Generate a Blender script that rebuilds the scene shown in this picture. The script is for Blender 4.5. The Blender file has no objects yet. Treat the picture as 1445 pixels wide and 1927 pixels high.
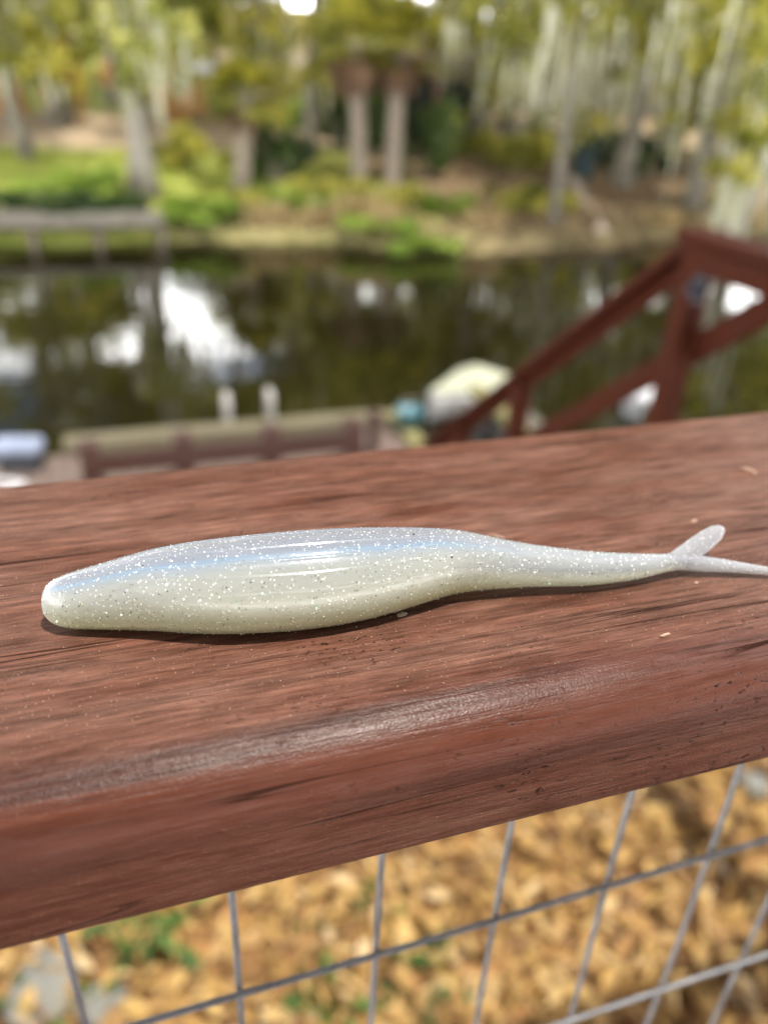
import bpy, bmesh, math, random
import numpy as np
from mathutils import Vector, Matrix
from mathutils import noise as mnoise

random.seed(7)
rng = np.random.default_rng(7)
R = math.radians
scene = bpy.context.scene
col = scene.collection

# ------------------------------------------------------------------ camera
CAM = np.array([0.0, 0.0, 0.121])
RM = np.array([[0.9517882, -0.11546806, 0.28419422],
               [-0.30409566, -0.47691042, 0.82467102],
               [0.04031202, -0.87133437, -0.48903104]])     # camera (right, down, forward) -> world
FPX, CX, CY = 1480.0, 722.5, 963.5
cam = bpy.data.cameras.new("camera")
cam_o = bpy.data.objects.new("camera", cam)
col.objects.link(cam_o)
m = Matrix.Identity(4)
for i in range(3):
    m[i][0] = RM[i, 0]; m[i][1] = -RM[i, 1]; m[i][2] = -RM[i, 2]; m[i][3] = CAM[i]
cam_o.matrix_world = m
cam.sensor_fit = 'VERTICAL'
cam.lens = 26.0
cam.sensor_height = 26.0 * 1927.0 / FPX
cam.sensor_width = cam.sensor_height * 0.75
cam.clip_start = 0.005
cam.clip_end = 1000.0
cam.dof.use_dof = True
cam.dof.focus_distance = 0.190
cam.dof.aperture_fstop = 26.0 / 4.3
scene.camera = cam_o

# ------------------------------------------------------------------ world, sun, exposure
SUN_AZ, SUN_EL = R(152), R(69)
world = bpy.data.worlds.new("World"); scene.world = world; world.use_nodes = True
nt = world.node_tree; N = nt.nodes; L = nt.links
for n_ in list(N): N.remove(n_)
sky = N.new('ShaderNodeTexSky'); sky.sky_type = 'NISHITA'; sky.sun_disc = False
sky.sun_elevation = SUN_EL; sky.sun_rotation = SUN_AZ
sky.air_density = 1.0; sky.dust_density = 1.2
bg1 = N.new('ShaderNodeBackground'); bg1.inputs['Strength'].default_value = 0.10
L.new(sky.outputs[0], bg1.inputs['Color'])
bg2 = N.new('ShaderNodeBackground'); bg2.inputs['Color'].default_value = (1.0, 0.99, 0.97, 1)
bg2.inputs['Strength'].default_value = 6.0
tc = N.new('ShaderNodeTexCoord')
mp = N.new('ShaderNodeMapping'); mp.inputs['Scale'].default_value = (2.2, 2.2, 4.2)
mp.inputs['Location'].default_value = (1.35, 0.4, 0.2)
L.new(tc.outputs['Generated'], mp.inputs['Vector'])
cn = N.new('ShaderNodeTexNoise'); cn.inputs['Scale'].default_value = 1.6
cn.inputs['Detail'].default_value = 6; cn.inputs['Roughness'].default_value = 0.55
L.new(mp.outputs[0], cn.inputs['Vector'])
cr = N.new('ShaderNodeValToRGB'); cr.color_ramp.elements[0].position = 0.47; cr.color_ramp.elements[1].position = 0.60
sxyz = N.new('ShaderNodeSeparateXYZ'); L.new(tc.outputs['Generated'], sxyz.inputs[0])
hz_ = N.new('ShaderNodeMapRange'); hz_.inputs['From Min'].default_value = 0.0; hz_.inputs['From Max'].default_value = 0.62
hz_.inputs['To Min'].default_value = 0.26; hz_.inputs['To Max'].default_value = -0.18; L.new(sxyz.outputs['Z'], hz_.inputs['Value'])
ad_ = N.new('ShaderNodeMath'); ad_.operation = 'ADD'; L.new(cn.outputs['Fac'], ad_.inputs[0]); L.new(hz_.outputs[0], ad_.inputs[1])
L.new(ad_.outputs[0], cr.inputs['Fac'])
mx = N.new('ShaderNodeMixShader')
L.new(cr.outputs['Color'], mx.inputs['Fac']); L.new(bg1.outputs[0], mx.inputs[1]); L.new(bg2.outputs[0], mx.inputs[2])
wo = N.new('ShaderNodeOutputWorld'); L.new(mx.outputs[0], wo.inputs['Surface'])

sun = bpy.data.lights.new("sun", 'SUN'); sun.energy = 4.2; sun.angle = R(1.2); sun.color = (1.0, 0.95, 0.87)
sun_o = bpy.data.objects.new("sun", sun); col.objects.link(sun_o)
sd = Vector((math.sin(SUN_AZ) * math.cos(SUN_EL), math.cos(SUN_AZ) * math.cos(SUN_EL), math.sin(SUN_EL)))
sun_o.rotation_euler = sd.to_track_quat('Z', 'Y').to_euler()
sun_o.location = (2, 4, 12)

vs = scene.view_settings
scene.display_settings.display_device = 'sRGB'
vs.view_transform = 'Standard'; vs.look = 'None'; vs.exposure = 0.84; vs.gamma = 1.0
vs.use_curve_mapping = False
scene.render.engine = 'CYCLES'
cy = scene.cycles
cy.use_denoising = True
cy.sample_clamp_indirect = 6.0
cy.max_bounces = 8; cy.transparent_max_bounces = 8
cy.caustics_reflective = False; cy.caustics_refractive = False

# ------------------------------------------------------------------ helpers
def ray(px, py):
    return RM @ np.array([px - CX, py - CY, FPX])
def on_z(px, py, z):
    v = ray(px, py); t = (z - CAM[2]) / v[2]; return CAM + t * v
def on_y(px, py, y):
    v = ray(px, py); t = y / v[1]; return CAM + t * v
def on_x(px, py, x):
    v = ray(px, py); t = x / v[0]; return CAM + t * v

def mat(name):
    m_ = bpy.data.materials.new(name); m_.use_nodes = True
    return m_, m_.node_tree.nodes, m_.node_tree.links, m_.node_tree.nodes['Principled BSDF']

def simple(name, colr, rough=0.6, metallic=0.0, var=0.25, scale=6.0, bump=0.0, bscale=40.0, stretch=None, spec=0.5):
    """base colour broken up by noise, optional bump"""
    m_, n, l, p = mat(name)
    t = n.new('ShaderNodeTexCoord'); mp_ = n.new('ShaderNodeMapping')
    if stretch: mp_.inputs['Scale'].default_value = stretch
    l.new(t.outputs['Object'], mp_.inputs['Vector'])
    nz = n.new('ShaderNodeTexNoise'); nz.inputs['Scale'].default_value = scale; nz.inputs['Detail'].default_value = 5
    l.new(mp_.outputs[0], nz.inputs['Vector'])
    r_ = n.new('ShaderNodeValToRGB')
    a = [max(0, c * (1 - var)) for c in colr]; b = [min(1, c * (1 + var)) for c in colr]
    r_.color_ramp.elements[0].position = 0.3; r_.color_ramp.elements[1].position = 0.7
    r_.color_ramp.elements[0].color = (*a, 1); r_.color_ramp.elements[1].color = (*b, 1)
    l.new(nz.outputs['Fac'], r_.inputs['Fac']); l.new(r_.outputs['Color'], p.inputs['Base Color'])
    p.inputs['Roughness'].default_value = rough; p.inputs['Metallic'].default_value = metallic
    p.inputs['Specular IOR Level'].default_value = spec
    if bump > 0:
        nb = n.new('ShaderNodeTexNoise'); nb.inputs['Scale'].default_value = bscale; nb.inputs['Detail'].default_value = 4
        l.new(mp_.outputs[0], nb.inputs['Vector'])
        bp = n.new('ShaderNodeBump'); bp.inputs['Strength'].default_value = bump; bp.inputs['Distance'].default_value = 0.02
        l.new(nb.outputs['Fac'], bp.inputs['Height']); l.new(bp.outputs[0], p.inputs['Normal'])
    return m_

def leafmat(name, stops, transl=0.35, rough=0.55, glow=(1.9, 1.8, 1.15)):
    """leaf colour picked by the per-face attribute 'tint'; light passes through the leaf"""
    m_, n, l, p = mat(name)
    at_ = n.new('ShaderNodeAttribute'); at_.attribute_name = 'tint'
    r_ = n.new('ShaderNodeValToRGB'); cr_ = r_.color_ramp
    while len(cr_.elements) < len(stops): cr_.elements.new(0.5)
    for i_, (pos, c) in enumerate(stops):
        cr_.elements[i_].position = pos; cr_.elements[i_].color = (*c, 1)
    l.new(at_.outputs['Fac'], r_.inputs['Fac'])
    l.new(r_.outputs['Color'], p.inputs['Base Color']); p.inputs['Roughness'].default_value = rough
    p.inputs['Specular IOR Level'].default_value = 0.3
    tr = n.new('ShaderNodeBsdfTranslucent')
    gm_ = n.new('ShaderNodeMixRGB'); gm_.blend_type = 'MULTIPLY'; gm_.inputs['Fac'].default_value = 1.0; gm_.inputs['Color2'].default_value = (*glow, 1)
    l.new(r_.outputs['Color'], gm_.inputs['Color1']); l.new(gm_.outputs['Color'], tr.inputs['Color'])
    ms = n.new('ShaderNodeMixShader'); ms.inputs['Fac'].default_value = transl
    l.new(p.outputs[0], ms.inputs[1]); l.new(tr.outputs[0], ms.inputs[2])
    l.new(ms.outputs[0], n['Material Output'].inputs['Surface'])
    return m_

def link_mesh(name, me, parent=None, material=None):
    o = bpy.data.objects.new(name, me); col.objects.link(o)
    if material is not None and len(me.materials) == 0: me.materials.append(material)
    if parent is not None: o.parent = parent
    return o
def from_arrays(name, verts, faces, material=None, parent=None, smooth=False, tint=None):
    me = bpy.data.meshes.new(name)
    me.from_pydata([tuple(v) for v in verts], [], [tuple(f) for f in faces])
    if smooth: me.polygons.foreach_set('use_smooth', [True] * len(me.polygons))
    if tint is not None:
        a = me.attributes.new('tint', 'FLOAT', 'FACE'); a.data.foreach_set('value', np.asarray(tint, dtype=np.float32))
    me.update()
    return link_mesh(name, me, parent, material)
def fast_quads(name, V, nper, material, parent, tint, tri_fan=None):
    """V: (n, 4, 3) quads, tint (n,)"""
    n_ = V.shape[0]
    me = bpy.data.meshes.new(name)
    me.vertices.add(n_ * 4); me.vertices.foreach_set('co', V.reshape(-1).astype(np.float32))
    me.loops.add(n_ * 4); me.loops.foreach_set('vertex_index', np.arange(n_ * 4, dtype=np.int32))
    me.polygons.add(n_); me.polygons.foreach_set('loop_start', np.arange(0, n_ * 4, 4, dtype=np.int32))
    try: me.polygons.foreach_set('loop_total', np.full(n_, 4, dtype=np.int32))
    except Exception: pass
    me.update(calc_edges=True)
    a = me.attributes.new('tint', 'FLOAT', 'FACE'); a.data.foreach_set('value', np.asarray(tint, dtype=np.float32))
    me.validate()
    return link_mesh(name, me, parent, material)

def put_attr(o, name, arr):
    a = o.data.attributes.new(name, 'FLOAT', 'POINT'); a.data.foreach_set('value', np.asarray(arr, np.float32))

class MB:
    """collects shapes, links them as one mesh object"""
    def __init__(s): s.v = []; s.f = []; s.smooth = []
    def add(s, vs_, fs_, sm=False):
        o_ = len(s.v); s.v += [tuple(map(float, v)) for v in vs_]
        s.f += [tuple(i + o_ for i in f) for f in fs_]; s.smooth += [sm] * len(fs_)
        return s
    def box(s, c, d, ax=None, bev=0.0):
        """box with a small chamfer; ax = 3 unit axes"""
        c = np.array(c, float); hx, hy, hz = [q / 2 for q in d]
        A = np.eye(3) if ax is None else np.array(ax, float)
        b = min(bev, hx * .9, hy * .9, hz * .9)
        if b <= 0:
            pts = [(sx * hx, sy * hy, sz * hz) for sx in (-1, 1) for sy in (-1, 1) for sz in (-1, 1)]
            fs_ = [(0, 1, 3, 2), (4, 6, 7, 5), (0, 4, 5, 1), (2, 3, 7, 6), (0, 2, 6, 4), (1, 5, 7, 3)]
            return s.add([c + np.array(p_) @ A for p_ in pts], fs_)
        bm = bmesh.new(); bmesh.ops.create_cube(bm, size=1.0)
        for v in bm.verts: v.co = Vector((v.co.x * 2 * hx, v.co.y * 2 * hy, v.co.z * 2 * hz))
        bmesh.ops.bevel(bm, geom=bm.edges[:], offset=b, segments=2, affect='EDGES', profile=0.5)
        bm.verts.index_update()
        s.add([c + np.array(v.co) @ A for v in bm.verts], [[v.index for v in f.verts] for f in bm.faces]); bm.free()
        return s
    def beam(s, a, b, w, t, up=(0, 0, 1), bev=0.004):
        """beam from a to b; w across (horizontal), t along 'up'"""
        a = np.array(a, float); b = np.array(b, float); d = b - a; ln = np.linalg.norm(d); d /= ln
        u = np.array(up, float); u -= d * u.dot(d); u /= np.linalg.norm(u); w_ = np.cross(u, d)
        return s.box((a + b) / 2, (ln, w, t), ax=[d, w_, u], bev=bev)
    def tube(s, pts, rad, seg=10, cap=True, wob=0.0):
        pts = [np.array(p_, float) for p_ in pts]; k = len(pts)
        rad = [rad] * k if np.isscalar(rad) else rad
        ref = np.array([0.12, 0.97, 0.2]); vs_ = []; fs_ = []
        for i, p_ in enumerate(pts):
            t = pts[min(i + 1, k - 1)] - pts[max(i - 1, 0)]; t /= max(np.linalg.norm(t), 1e-9)
            if abs(t.dot(ref)) > .95: ref = np.array([0.9, 0.1, 0.3])
            u = ref - t * t.dot(ref); u /= np.linalg.norm(u); w_ = np.cross(t, u)
            for j in range(seg):
                a = 2 * math.pi * j / seg; r_ = rad[i] * (1 + wob * random.uniform(-1, 1))
                vs_.append(p_ + r_ * (math.cos(a) * u + math.sin(a) * w_))
        for i in range(k - 1):
            for j in range(seg):
                fs_.append((i * seg + j, i * seg + (j + 1) % seg, (i + 1) * seg + (j + 1) % seg, (i + 1) * seg + j))
        if cap:
            fs_.append(tuple(range(seg - 1, -1, -1))); fs_.append(tuple((k - 1) * seg + j for j in range(seg)))
        return s.add(vs_, fs_, True)
    def lathe(s, c, prof, seg=24):
        """prof: (r, z) pairs"""
        c = np.array(c, float); vs_ = []; fs_ = []
        for (r_, z) in prof:
            for j in range(seg):
                a = 2 * math.pi * j / seg; vs_.append(c + np.array([r_ * math.cos(a), r_ * math.sin(a), z]))
        for i in range(len(prof) - 1):
            for j in range(seg):
                fs_.append((i * seg + j, i * seg + (j + 1) % seg, (i + 1) * seg + (j + 1) % seg, (i + 1) * seg + j))
        return s.add(vs_, fs_, True)
    def build(s, name, material, parent=None):
        me = bpy.data.meshes.new(name); me.from_pydata(s.v, [], s.f)
        me.polygons.foreach_set('use_smooth', s.smooth); me.update()
        return link_mesh(name, me, parent, material)

def tag(o, label=None, cat=None, group=None, kind=None):
    if label: o['label'] = label
    if cat: o['category'] = cat
    if group: o['group'] = group
    if kind: o['kind'] = kind
    return o
def thing(name, loc, label, cat, group=None):
    o = bpy.data.objects.new(name, None); o.location = loc; o.empty_display_size = 0.05; col.objects.link(o)
    return tag(o, label, cat, group)
def rel(o, c):   # world point -> local of an unrotated empty
    return np.array(c, float) - np.array(o.location)

# ------------------------------------------------------------------ terrain shape
def shore_y(x):
    return 16.6 - 1.7 / (1 + math.exp(-(x - 4.8) / 0.5)) + 1.2 / (1 + math.exp(-(x - 11) / 1.2)) + 0.15 * math.sin(x * 1.7)
def bank_z(x, y):
    d = y - shore_y(x)
    if d < 0: return -3.0 + max(d * 0.5, -1.2)
    z = -3.0 + 0.38 * (1 - math.exp(-d / 0.45)) + 0.050 * d + 0.0006 * max(0, d - 18) ** 2 * 0.6
    return z + 0.06 * mnoise.noise(Vector((x * .5, y * .5, 0)))
def near_z(x, y):
    z = -1.88 - 0.05 * y
    if y > 2.6: z -= (y - 2.6) * 0.55
    return max(z, -4.2) + 0.03 * mnoise.noise(Vector((x * 1.3, y * 1.3, 3)))
def hit_bank(px, py):
    v = ray(px, py); v /= np.linalg.norm(v)
    t = 14.0
    while t < 140:
        p_ = CAM + t * v
        if p_[1] > shore_y(p_[0]) and bank_z(p_[0], p_[1]) >= p_[2]: return np.array([p_[0], p_[1], bank_z(p_[0], p_[1])])
        t += 0.1
    return CAM + t * v
def at_dist(px, dist):
    """ground point of the far bank at horizontal distance dist in the bearing of photo column px"""
    v = ray(px, 300); h_ = np.array([v[0], v[1]]); h_ /= np.linalg.norm(h_); x, y = h_ * dist
    return np.array([x, y, bank_z(x, y)])

# ------------------------------------------------------------------ materials
# -- stained handrail timber (grain runs along X)
def wood_stain(name, light, dark, rough=0.42, sc=1.0, fine=True, spec=.55):
    m_, n, l, p = mat(name)
    t = n.new('ShaderNodeTexCoord')
    def mapn(s): 
        q = n.new('ShaderNodeMapping'); q.inputs['Scale'].default_value = s; l.new(t.outputs['Object'], q.inputs['Vector']); return q
    def noise_(mapping, scale, detail=4, rough_=.55, dist=0.0):
        q = n.new('ShaderNodeTexNoise'); q.inputs['Scale'].default_value = scale; q.inputs['Detail'].default_value = detail
        q.inputs['Roughness'].default_value = rough_; q.inputs['Distortion'].default_value = dist
        l.new(mapping.outputs[0], q.inputs['Vector']); return q
    def ramp(src, p0, p1, c0=(0, 0, 0, 1), c1=(1, 1, 1, 1)):
        q = n.new('ShaderNodeValToRGB'); q.color_ramp.elements[0].position = p0; q.color_ramp.elements[1].position = p1
        q.color_ramp.elements[0].color = c0; q.color_ramp.elements[1].color = c1; l.new(src, q.inputs['Fac']); return q
    def math_(op, a, b):
        q = n.new('ShaderNodeMath'); q.operation = op
        for i_, s_ in enumerate((a, b)):
            if isinstance(s_, (int, float)): q.inputs[i_].default_value = s_
            else: l.new(s_, q.inputs[i_])
        return q.outputs[0]
    def mix(fac, a, b, mode='MIX'):
        q = n.new('ShaderNodeMixRGB'); q.blend_type = mode
        for k_, s_ in zip(('Fac', 'Color1', 'Color2'), (fac, a, b)):
            if isinstance(s_, (int, float)): q.inputs[k_].default_value = s_
            elif isinstance(s_, tuple): q.inputs[k_].default_value = s_
            else: l.new(s_, q.inputs[k_])
        return q.outputs['Color']
    m1 = mapn((2.2 * sc, 60 * sc, 60 * sc)); m2 = mapn((9 * sc, 420 * sc, 420 * sc)); m3 = mapn((1.6 * sc, 95 * sc, 95 * sc)); m4 = mapn((1, 1, 1)); m5 = mapn((7 * sc, 26 * sc, 26 * sc))
    streak = noise_(m1, 1.6, 5, .6, .5); fibre = noise_(m2, 1.0, 3, .6); crackn = noise_(m3, 1.25, 2, .5, .8)
    blotch = noise_(m5, 1.0, 4, .6); speck = noise_(m4, 620 * sc, 3, .65); speckmask = noise_(m4, 22 * sc, 3, .6); grainy = noise_(m4, 1500 * sc, 2, .6)
    base = mix(ramp(streak.outputs['Fac'], .32, .68).outputs['Color'], (*dark, 1), (*light, 1))
    base = mix(math_('MULTIPLY', ramp(blotch.outputs['Fac'], .35, .7).outputs['Color'], .45), base, (light[0] * 1.25, light[1] * 1.3, light[2] * 1.35, 1))
    fb = ramp(fibre.outputs['Fac'], .3, .7, (.72, .72, .72, 1), (1.18, 1.18, 1.18, 1))
    base = mix(1.0, base, fb.outputs['Color'], 'MULTIPLY')
    # drying checks: thin dark lines along the grain
    ck = math_('ABSOLUTE', math_('SUBTRACT', crackn.outputs['Fac'], .5), 0)
    ckr = ramp(ck, .004, .013, (1, 1, 1, 1), (0, 0, 0, 1))
    ckm = math_('MULTIPLY', ckr.outputs['Color'], ramp(blotch.outputs['Fac'], .42, .58).outputs['Color'])
    base = mix(math_('MULTIPLY', ckm, .75), base, (.028, .013, .01, 1))
    # black mildew specks in patches
    sp = math_('MULTIPLY', ramp(speck.outputs['Fac'], .60, .66).outputs['Color'], ramp(speckmask.outputs['Fac'], .45, .62).outputs['Color'])
    base = mix(math_('MULTIPLY', sp, .8), base, (.03, .016, .013, 1))
    # pale grains where the stain has worn
    pw = math_('MULTIPLY', ramp(grainy.outputs['Fac'], .70, .74).outputs['Color'], .35)
    base = mix(pw, base, (.5, .36, .27, 1))
    l.new(base, p.inputs['Base Color'])
    rr = n.new('ShaderNodeMapRange'); rr.inputs['From Min'].default_value = .3; rr.inputs['From Max'].default_value = .7
    rr.inputs['To Min'].default_value = rough - .10; rr.inputs['To Max'].default_value = rough + .14
    l.new(blotch.outputs['Fac'], rr.inputs['Value']); l.new(rr.outputs[0], p.inputs['Roughness'])
    p.inputs['Specular IOR Level'].default_value = spec
    hgt = math_('ADD', math_('MULTIPLY', fibre.outputs['Fac'], .5), math_('MULTIPLY', grainy.outputs['Fac'], .35))
    hgt = math_('ADD', hgt, math_('MULTIPLY', streak.outputs['Fac'], .9))
    hgt = math_('SUBTRACT', hgt, math_('MULTIPLY', ckm, .9))
    hgt = math_('ADD', hgt, math_('MULTIPLY', speck.outputs['Fac'], .5))
    bp = n.new('ShaderNodeBump'); bp.inputs['Strength'].default_value = 0.75 if fine else .4; bp.inputs['Distance'].default_value = 0.0006 / sc
    l.new(hgt, bp.inputs['Height']); l.new(bp.outputs[0], p.inputs['Normal'])
    return m_

def handrail_wood():
    """solid red-brown stain on softwood; the paint lies thicker and glossier along the rounded lip ('lip' attribute)"""
    m_, n, l, p = mat('handrail_stain')
    t = n.new('ShaderNodeTexCoord')
    def noise_(scale3, detail=4, rough_=.55, dist=0.0):
        q0 = n.new('ShaderNodeMapping'); q0.inputs['Scale'].default_value = scale3; l.new(t.outputs['Object'], q0.inputs['Vector'])
        q = n.new('ShaderNodeTexNoise'); q.inputs['Scale'].default_value = 1.0; q.inputs['Detail'].default_value = detail
        q.inputs['Roughness'].default_value = rough_; q.inputs['Distortion'].default_value = dist
        l.new(q0.outputs[0], q.inputs['Vector']); return q.outputs['Fac']
    def ramp(src, p0, p1, c0=(0, 0, 0, 1), c1=(1, 1, 1, 1)):
        q = n.new('ShaderNodeValToRGB'); q.color_ramp.elements[0].position = p0; q.color_ramp.elements[1].position = p1
        q.color_ramp.elements[0].color = c0; q.color_ramp.elements[1].color = c1; l.new(src, q.inputs['Fac']); return q.outputs['Color']
    def ma(op, a, b=0.0):
        q = n.new('ShaderNodeMath'); q.operation = op
        for i_, s_ in enumerate((a, b)):
            if isinstance(s_, (int, float)): q.inputs[i_].default_value = s_
            else: l.new(s_, q.inputs[i_])
        return q.outputs[0]
    def mix(fac, a, b, mode='MIX'):
        q = n.new('ShaderNodeMixRGB'); q.blend_type = mode
        for k_, s_ in zip(('Fac', 'Color1', 'Color2'), (fac, a, b)):
            if isinstance(s_, (int, float)): q.inputs[k_].default_value = s_
            elif isinstance(s_, tuple): q.inputs[k_].default_value = s_
            else: l.new(s_, q.inputs[k_])
        return q.outputs['Color']
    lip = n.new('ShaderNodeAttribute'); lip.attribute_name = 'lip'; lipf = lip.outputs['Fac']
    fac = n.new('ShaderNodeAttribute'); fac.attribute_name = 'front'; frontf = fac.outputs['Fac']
    bands = noise_((5, 130, 130), 5, .62, .6)          # growth rings cut along the board
    soft = noise_((16, 60, 60), 4, .6)                 # cloudy wear of the stain
    mottle = noise_((70, 640, 640), 4, .66)           # short fibres
    fibre = noise_((45, 1500, 1500), 3, .6)            # hair-fine grain
    grain = noise_((1300, 2200, 2200), 2, .6)
    pits = noise_((420, 800, 800), 3, .62); pitm = noise_((26, 40, 40), 3, .6)
    ckn = noise_((3.2, 170, 170), 2, .5, .6)
    base = mix(ramp(bands, .36, .66), (.056, .0170, .0080, 1), (.120, .045, .026, 1))
    base = mix(ma('MULTIPLY', ramp(soft, .38, .66), .62), base, (.170, .088, .060, 1))
    base = mix(1.0, base, ramp(mottle, .30, .70, (.52, .50, .49, 1), (1.46, 1.48, 1.50, 1)), 'MULTIPLY')
    base = mix(1.0, base, ramp(fibre, .32, .68, (.80, .79, .78, 1), (1.16, 1.17, 1.18, 1)), 'MULTIPLY')
    hair = noise_((11, 950, 950), 2, .55)                # dark hairlines between the fibres
    hm = ma('MULTIPLY', ramp(hair, .57, .63), ma('ADD', .25, ma('MULTIPLY', soft, .7)))
    base = mix(ma('MULTIPLY', hm, .45), base, (.026, .011, .007, 1))
    base = mix(ma('MULTIPLY', frontf, .72), base, (.050, .0145, .0075, 1))  # front face darkened in the colour to stand for its shade
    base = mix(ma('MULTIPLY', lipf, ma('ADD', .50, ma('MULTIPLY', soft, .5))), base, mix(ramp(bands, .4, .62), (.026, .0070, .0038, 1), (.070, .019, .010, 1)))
    ck = ramp(ma('ABSOLUTE', ma('SUBTRACT', ckn, .5)), .003, .011, (1, 1, 1, 1), (0, 0, 0, 1))
    ckm = ma('MULTIPLY', ck, ramp(noise_((14, 34, 34), 2, .5), .50, .60))
    base = mix(ma('MULTIPLY', ckm, .85), base, (.016, .008, .006, 1))
    sp = ma('MULTIPLY', ramp(pits, .60, .65), ramp(ma('ADD', pitm, ma('MULTIPLY', frontf, .05)), .50, .66))
    base = mix(ma('MULTIPLY', sp, .85), base, (.018, .010, .008, 1))
    worn = ma('MULTIPLY', ramp(grain, .69, .73), ma('SUBTRACT', .42, ma('MULTIPLY', lipf, .3)))
    base = mix(worn, base, (.46, .30, .21, 1))
    l.new(base, p.inputs['Base Color'])
    ro = ma('ADD', ma('SUBTRACT', .50, ma('MULTIPLY', lipf, .13)), ma('MULTIPLY', ma('SUBTRACT', soft, .5), .35))
    l.new(ma('MAXIMUM', ro, .2), p.inputs['Roughness'])
    sv = ma('MULTIPLY', ma('ADD', .15, ma('MULTIPLY', lipf, .10)), ramp(mottle, .3, .62, (.45, .45, .45, 1), (1.1, 1.1, 1.1, 1)))
    l.new(ma('MULTIPLY', sv, ma('SUBTRACT', 1.0, ma('MINIMUM', ma('ADD', sp, ckm), 1.0))), p.inputs['Specular IOR Level'])
    h_ = ma('ADD', ma('MULTIPLY', mottle, .6), ma('MULTIPLY', grain, .5))
    h_ = ma('SUBTRACT', ma('ADD', h_, ma('MULTIPLY', fibre, .55)), ma('MULTIPLY', hm, .35)); h_ = ma('ADD', h_, ma('MULTIPLY', bands, .8))
    h_ = ma('SUBTRACT', h_, ma('MULTIPLY', ckm, 1.0)); h_ = ma('SUBTRACT', h_, ma('MULTIPLY', sp, .8))
    bp = n.new('ShaderNodeBump'); bp.inputs['Distance'].default_value = .0006
    l.new(ma('SUBTRACT', .85, ma('MULTIPLY', lipf, .45)), bp.inputs['Strength'])
    l.new(h_, bp.inputs['Height']); l.new(bp.outputs[0], p.inputs['Normal'])
    return m_
M = {}
M['handrail'] = handrail_wood()
M['rail_wood'] = wood_stain('stained_rail_wood', (.20, .075, .045), (.09, .032, .019))
M['stair_wood'] = wood_stain('dark_stained_wood', (.046, .0090, .0026), (.024, .0046, .0015), .75, .35, False, .10)
M['dock_rail'] = wood_stain('dock_rail_wood', (.05, .018, .012), (.03, .012, .008), .6, .3, False)
M['dock_plank'] = simple('weathered_plank', (.135, .095, .075), .8, var=.25, scale=3, bump=.4, bscale=20, stretch=(1, 8, 8))
M['dock_beam'] = simple('tan_timber', (.125, .105, .06), .8, var=.25, scale=4, bump=.3, stretch=(1, 8, 8))
M['kerb_beam'] = simple('mossy_yellow_timber', (.17, .15, .055), .8, var=.3, scale=5, bump=.3)
M['grey_plank'] = simple('grey_weathered_plank', (.10, .088, .07), .85, var=.3, scale=3, bump=.3)
M['piling'] = simple('wet_piling', (.05, .036, .026), .7, var=.3, scale=5, bump=.3)
M['wire'] = simple('galvanised_wire', (.165, .165, .17), .5, metallic=.35, var=.35, scale=60, bump=.25, bscale=400)
M['bark_pale'] = simple('pale_cypress_bark', (.20, .18, .145), .9, var=.3, scale=2.0, bump=.6, bscale=12, stretch=(3, 3, .5))
M['bark_grey'] = simple('grey_oak_bark', (.135, .12, .092), .9, var=.35, scale=3, bump=.6, bscale=14)
M['bark_palm'] = simple('palm_trunk_bark', (.19, .155, .12), .9, var=.3, scale=6, bump=.7, bscale=18, stretch=(1, 1, 2.5))
M['leaf_olive'] = leafmat('olive_leaves', [(0, (.07, .08, .012)), (.5, (.20, .20, .034)), (1, (.38, .35, .085))], .5)
M['leaf_far'] = leafmat('far_leaves', [(0, (.10, .12, .03)), (.5, (.24, .26, .07)), (1, (.42, .40, .15))], .5)
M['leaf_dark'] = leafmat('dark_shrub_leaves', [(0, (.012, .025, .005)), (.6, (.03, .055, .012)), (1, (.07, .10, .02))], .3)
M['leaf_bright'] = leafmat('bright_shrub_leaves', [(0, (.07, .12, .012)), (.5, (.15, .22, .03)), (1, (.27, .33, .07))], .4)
M['leaf_autumn'] = leafmat('autumn_leaves', [(0, (.26, .14, .04)), (.5, (.45, .26, .09)), (1, (.6, .42, .2))], .4)
M['frond'] = leafmat('palm_fronds', [(0, (.045, .055, .008)), (.5, (.12, .12, .015)), (1, (.25, .22, .05))], .45)
M['dead_frond'] = leafmat('dead_palm_fronds', [(0, (.08, .045, .025)), (.5, (.16, .095, .06)), (1, (.26, .17, .11))], .25)
M['moss'] = leafmat('hanging_moss', [(0, (.26, .27, .19)), (.5, (.42, .42, .31)), (1, (.60, .58, .48))], .5, glow=(1.3, 1.25, 1.15))
M['reed'] = leafmat('dry_reeds', [(0, (.14, .105, .05)), (.5, (.28, .21, .11)), (1, (.46, .36, .21))], .4)
M['grass'] = leafmat('lawn_grass', [(0, (.11, .15, .02)), (.5, (.22, .26, .045)), (1, (.36, .37, .10))], .4)
M['litter'] = leafmat('fallen_leaves', [(0, (.11, .055, .020)), (.25, (.24, .135, .05)), (.55, (.43, .27, .09)), (.8, (.50, .34, .125)), (1, (.58, .44, .24))], .3, .5, glow=(1.2, 1.1, .9))
M['bank_litter'] = leafmat('bank_fallen_leaves', [(0, (.07, .045, .025)), (.5, (.19, .125, .07)), (1, (.36, .26, .16))], .25, .7, glow=(1.1, 1.0, .9))
M['weed'] = leafmat('weed_leaves', [(0, (.025, .055, .008)), (1, (.075, .13, .02))], .3, glow=(1.1, 1.1, .9))
M['white_paint'] = simple('white_gelcoat', (.55, .56, .57), .35, var=.05, scale=3)
M['cream_paint'] = simple('cream_deck_paint', (.37, .375, .27), .5, var=.08, scale=4, bump=.05)
M['grey_hull'] = simple('grey_hull_paint', (.36, .355, .34), .5, var=.15, scale=4)
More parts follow.
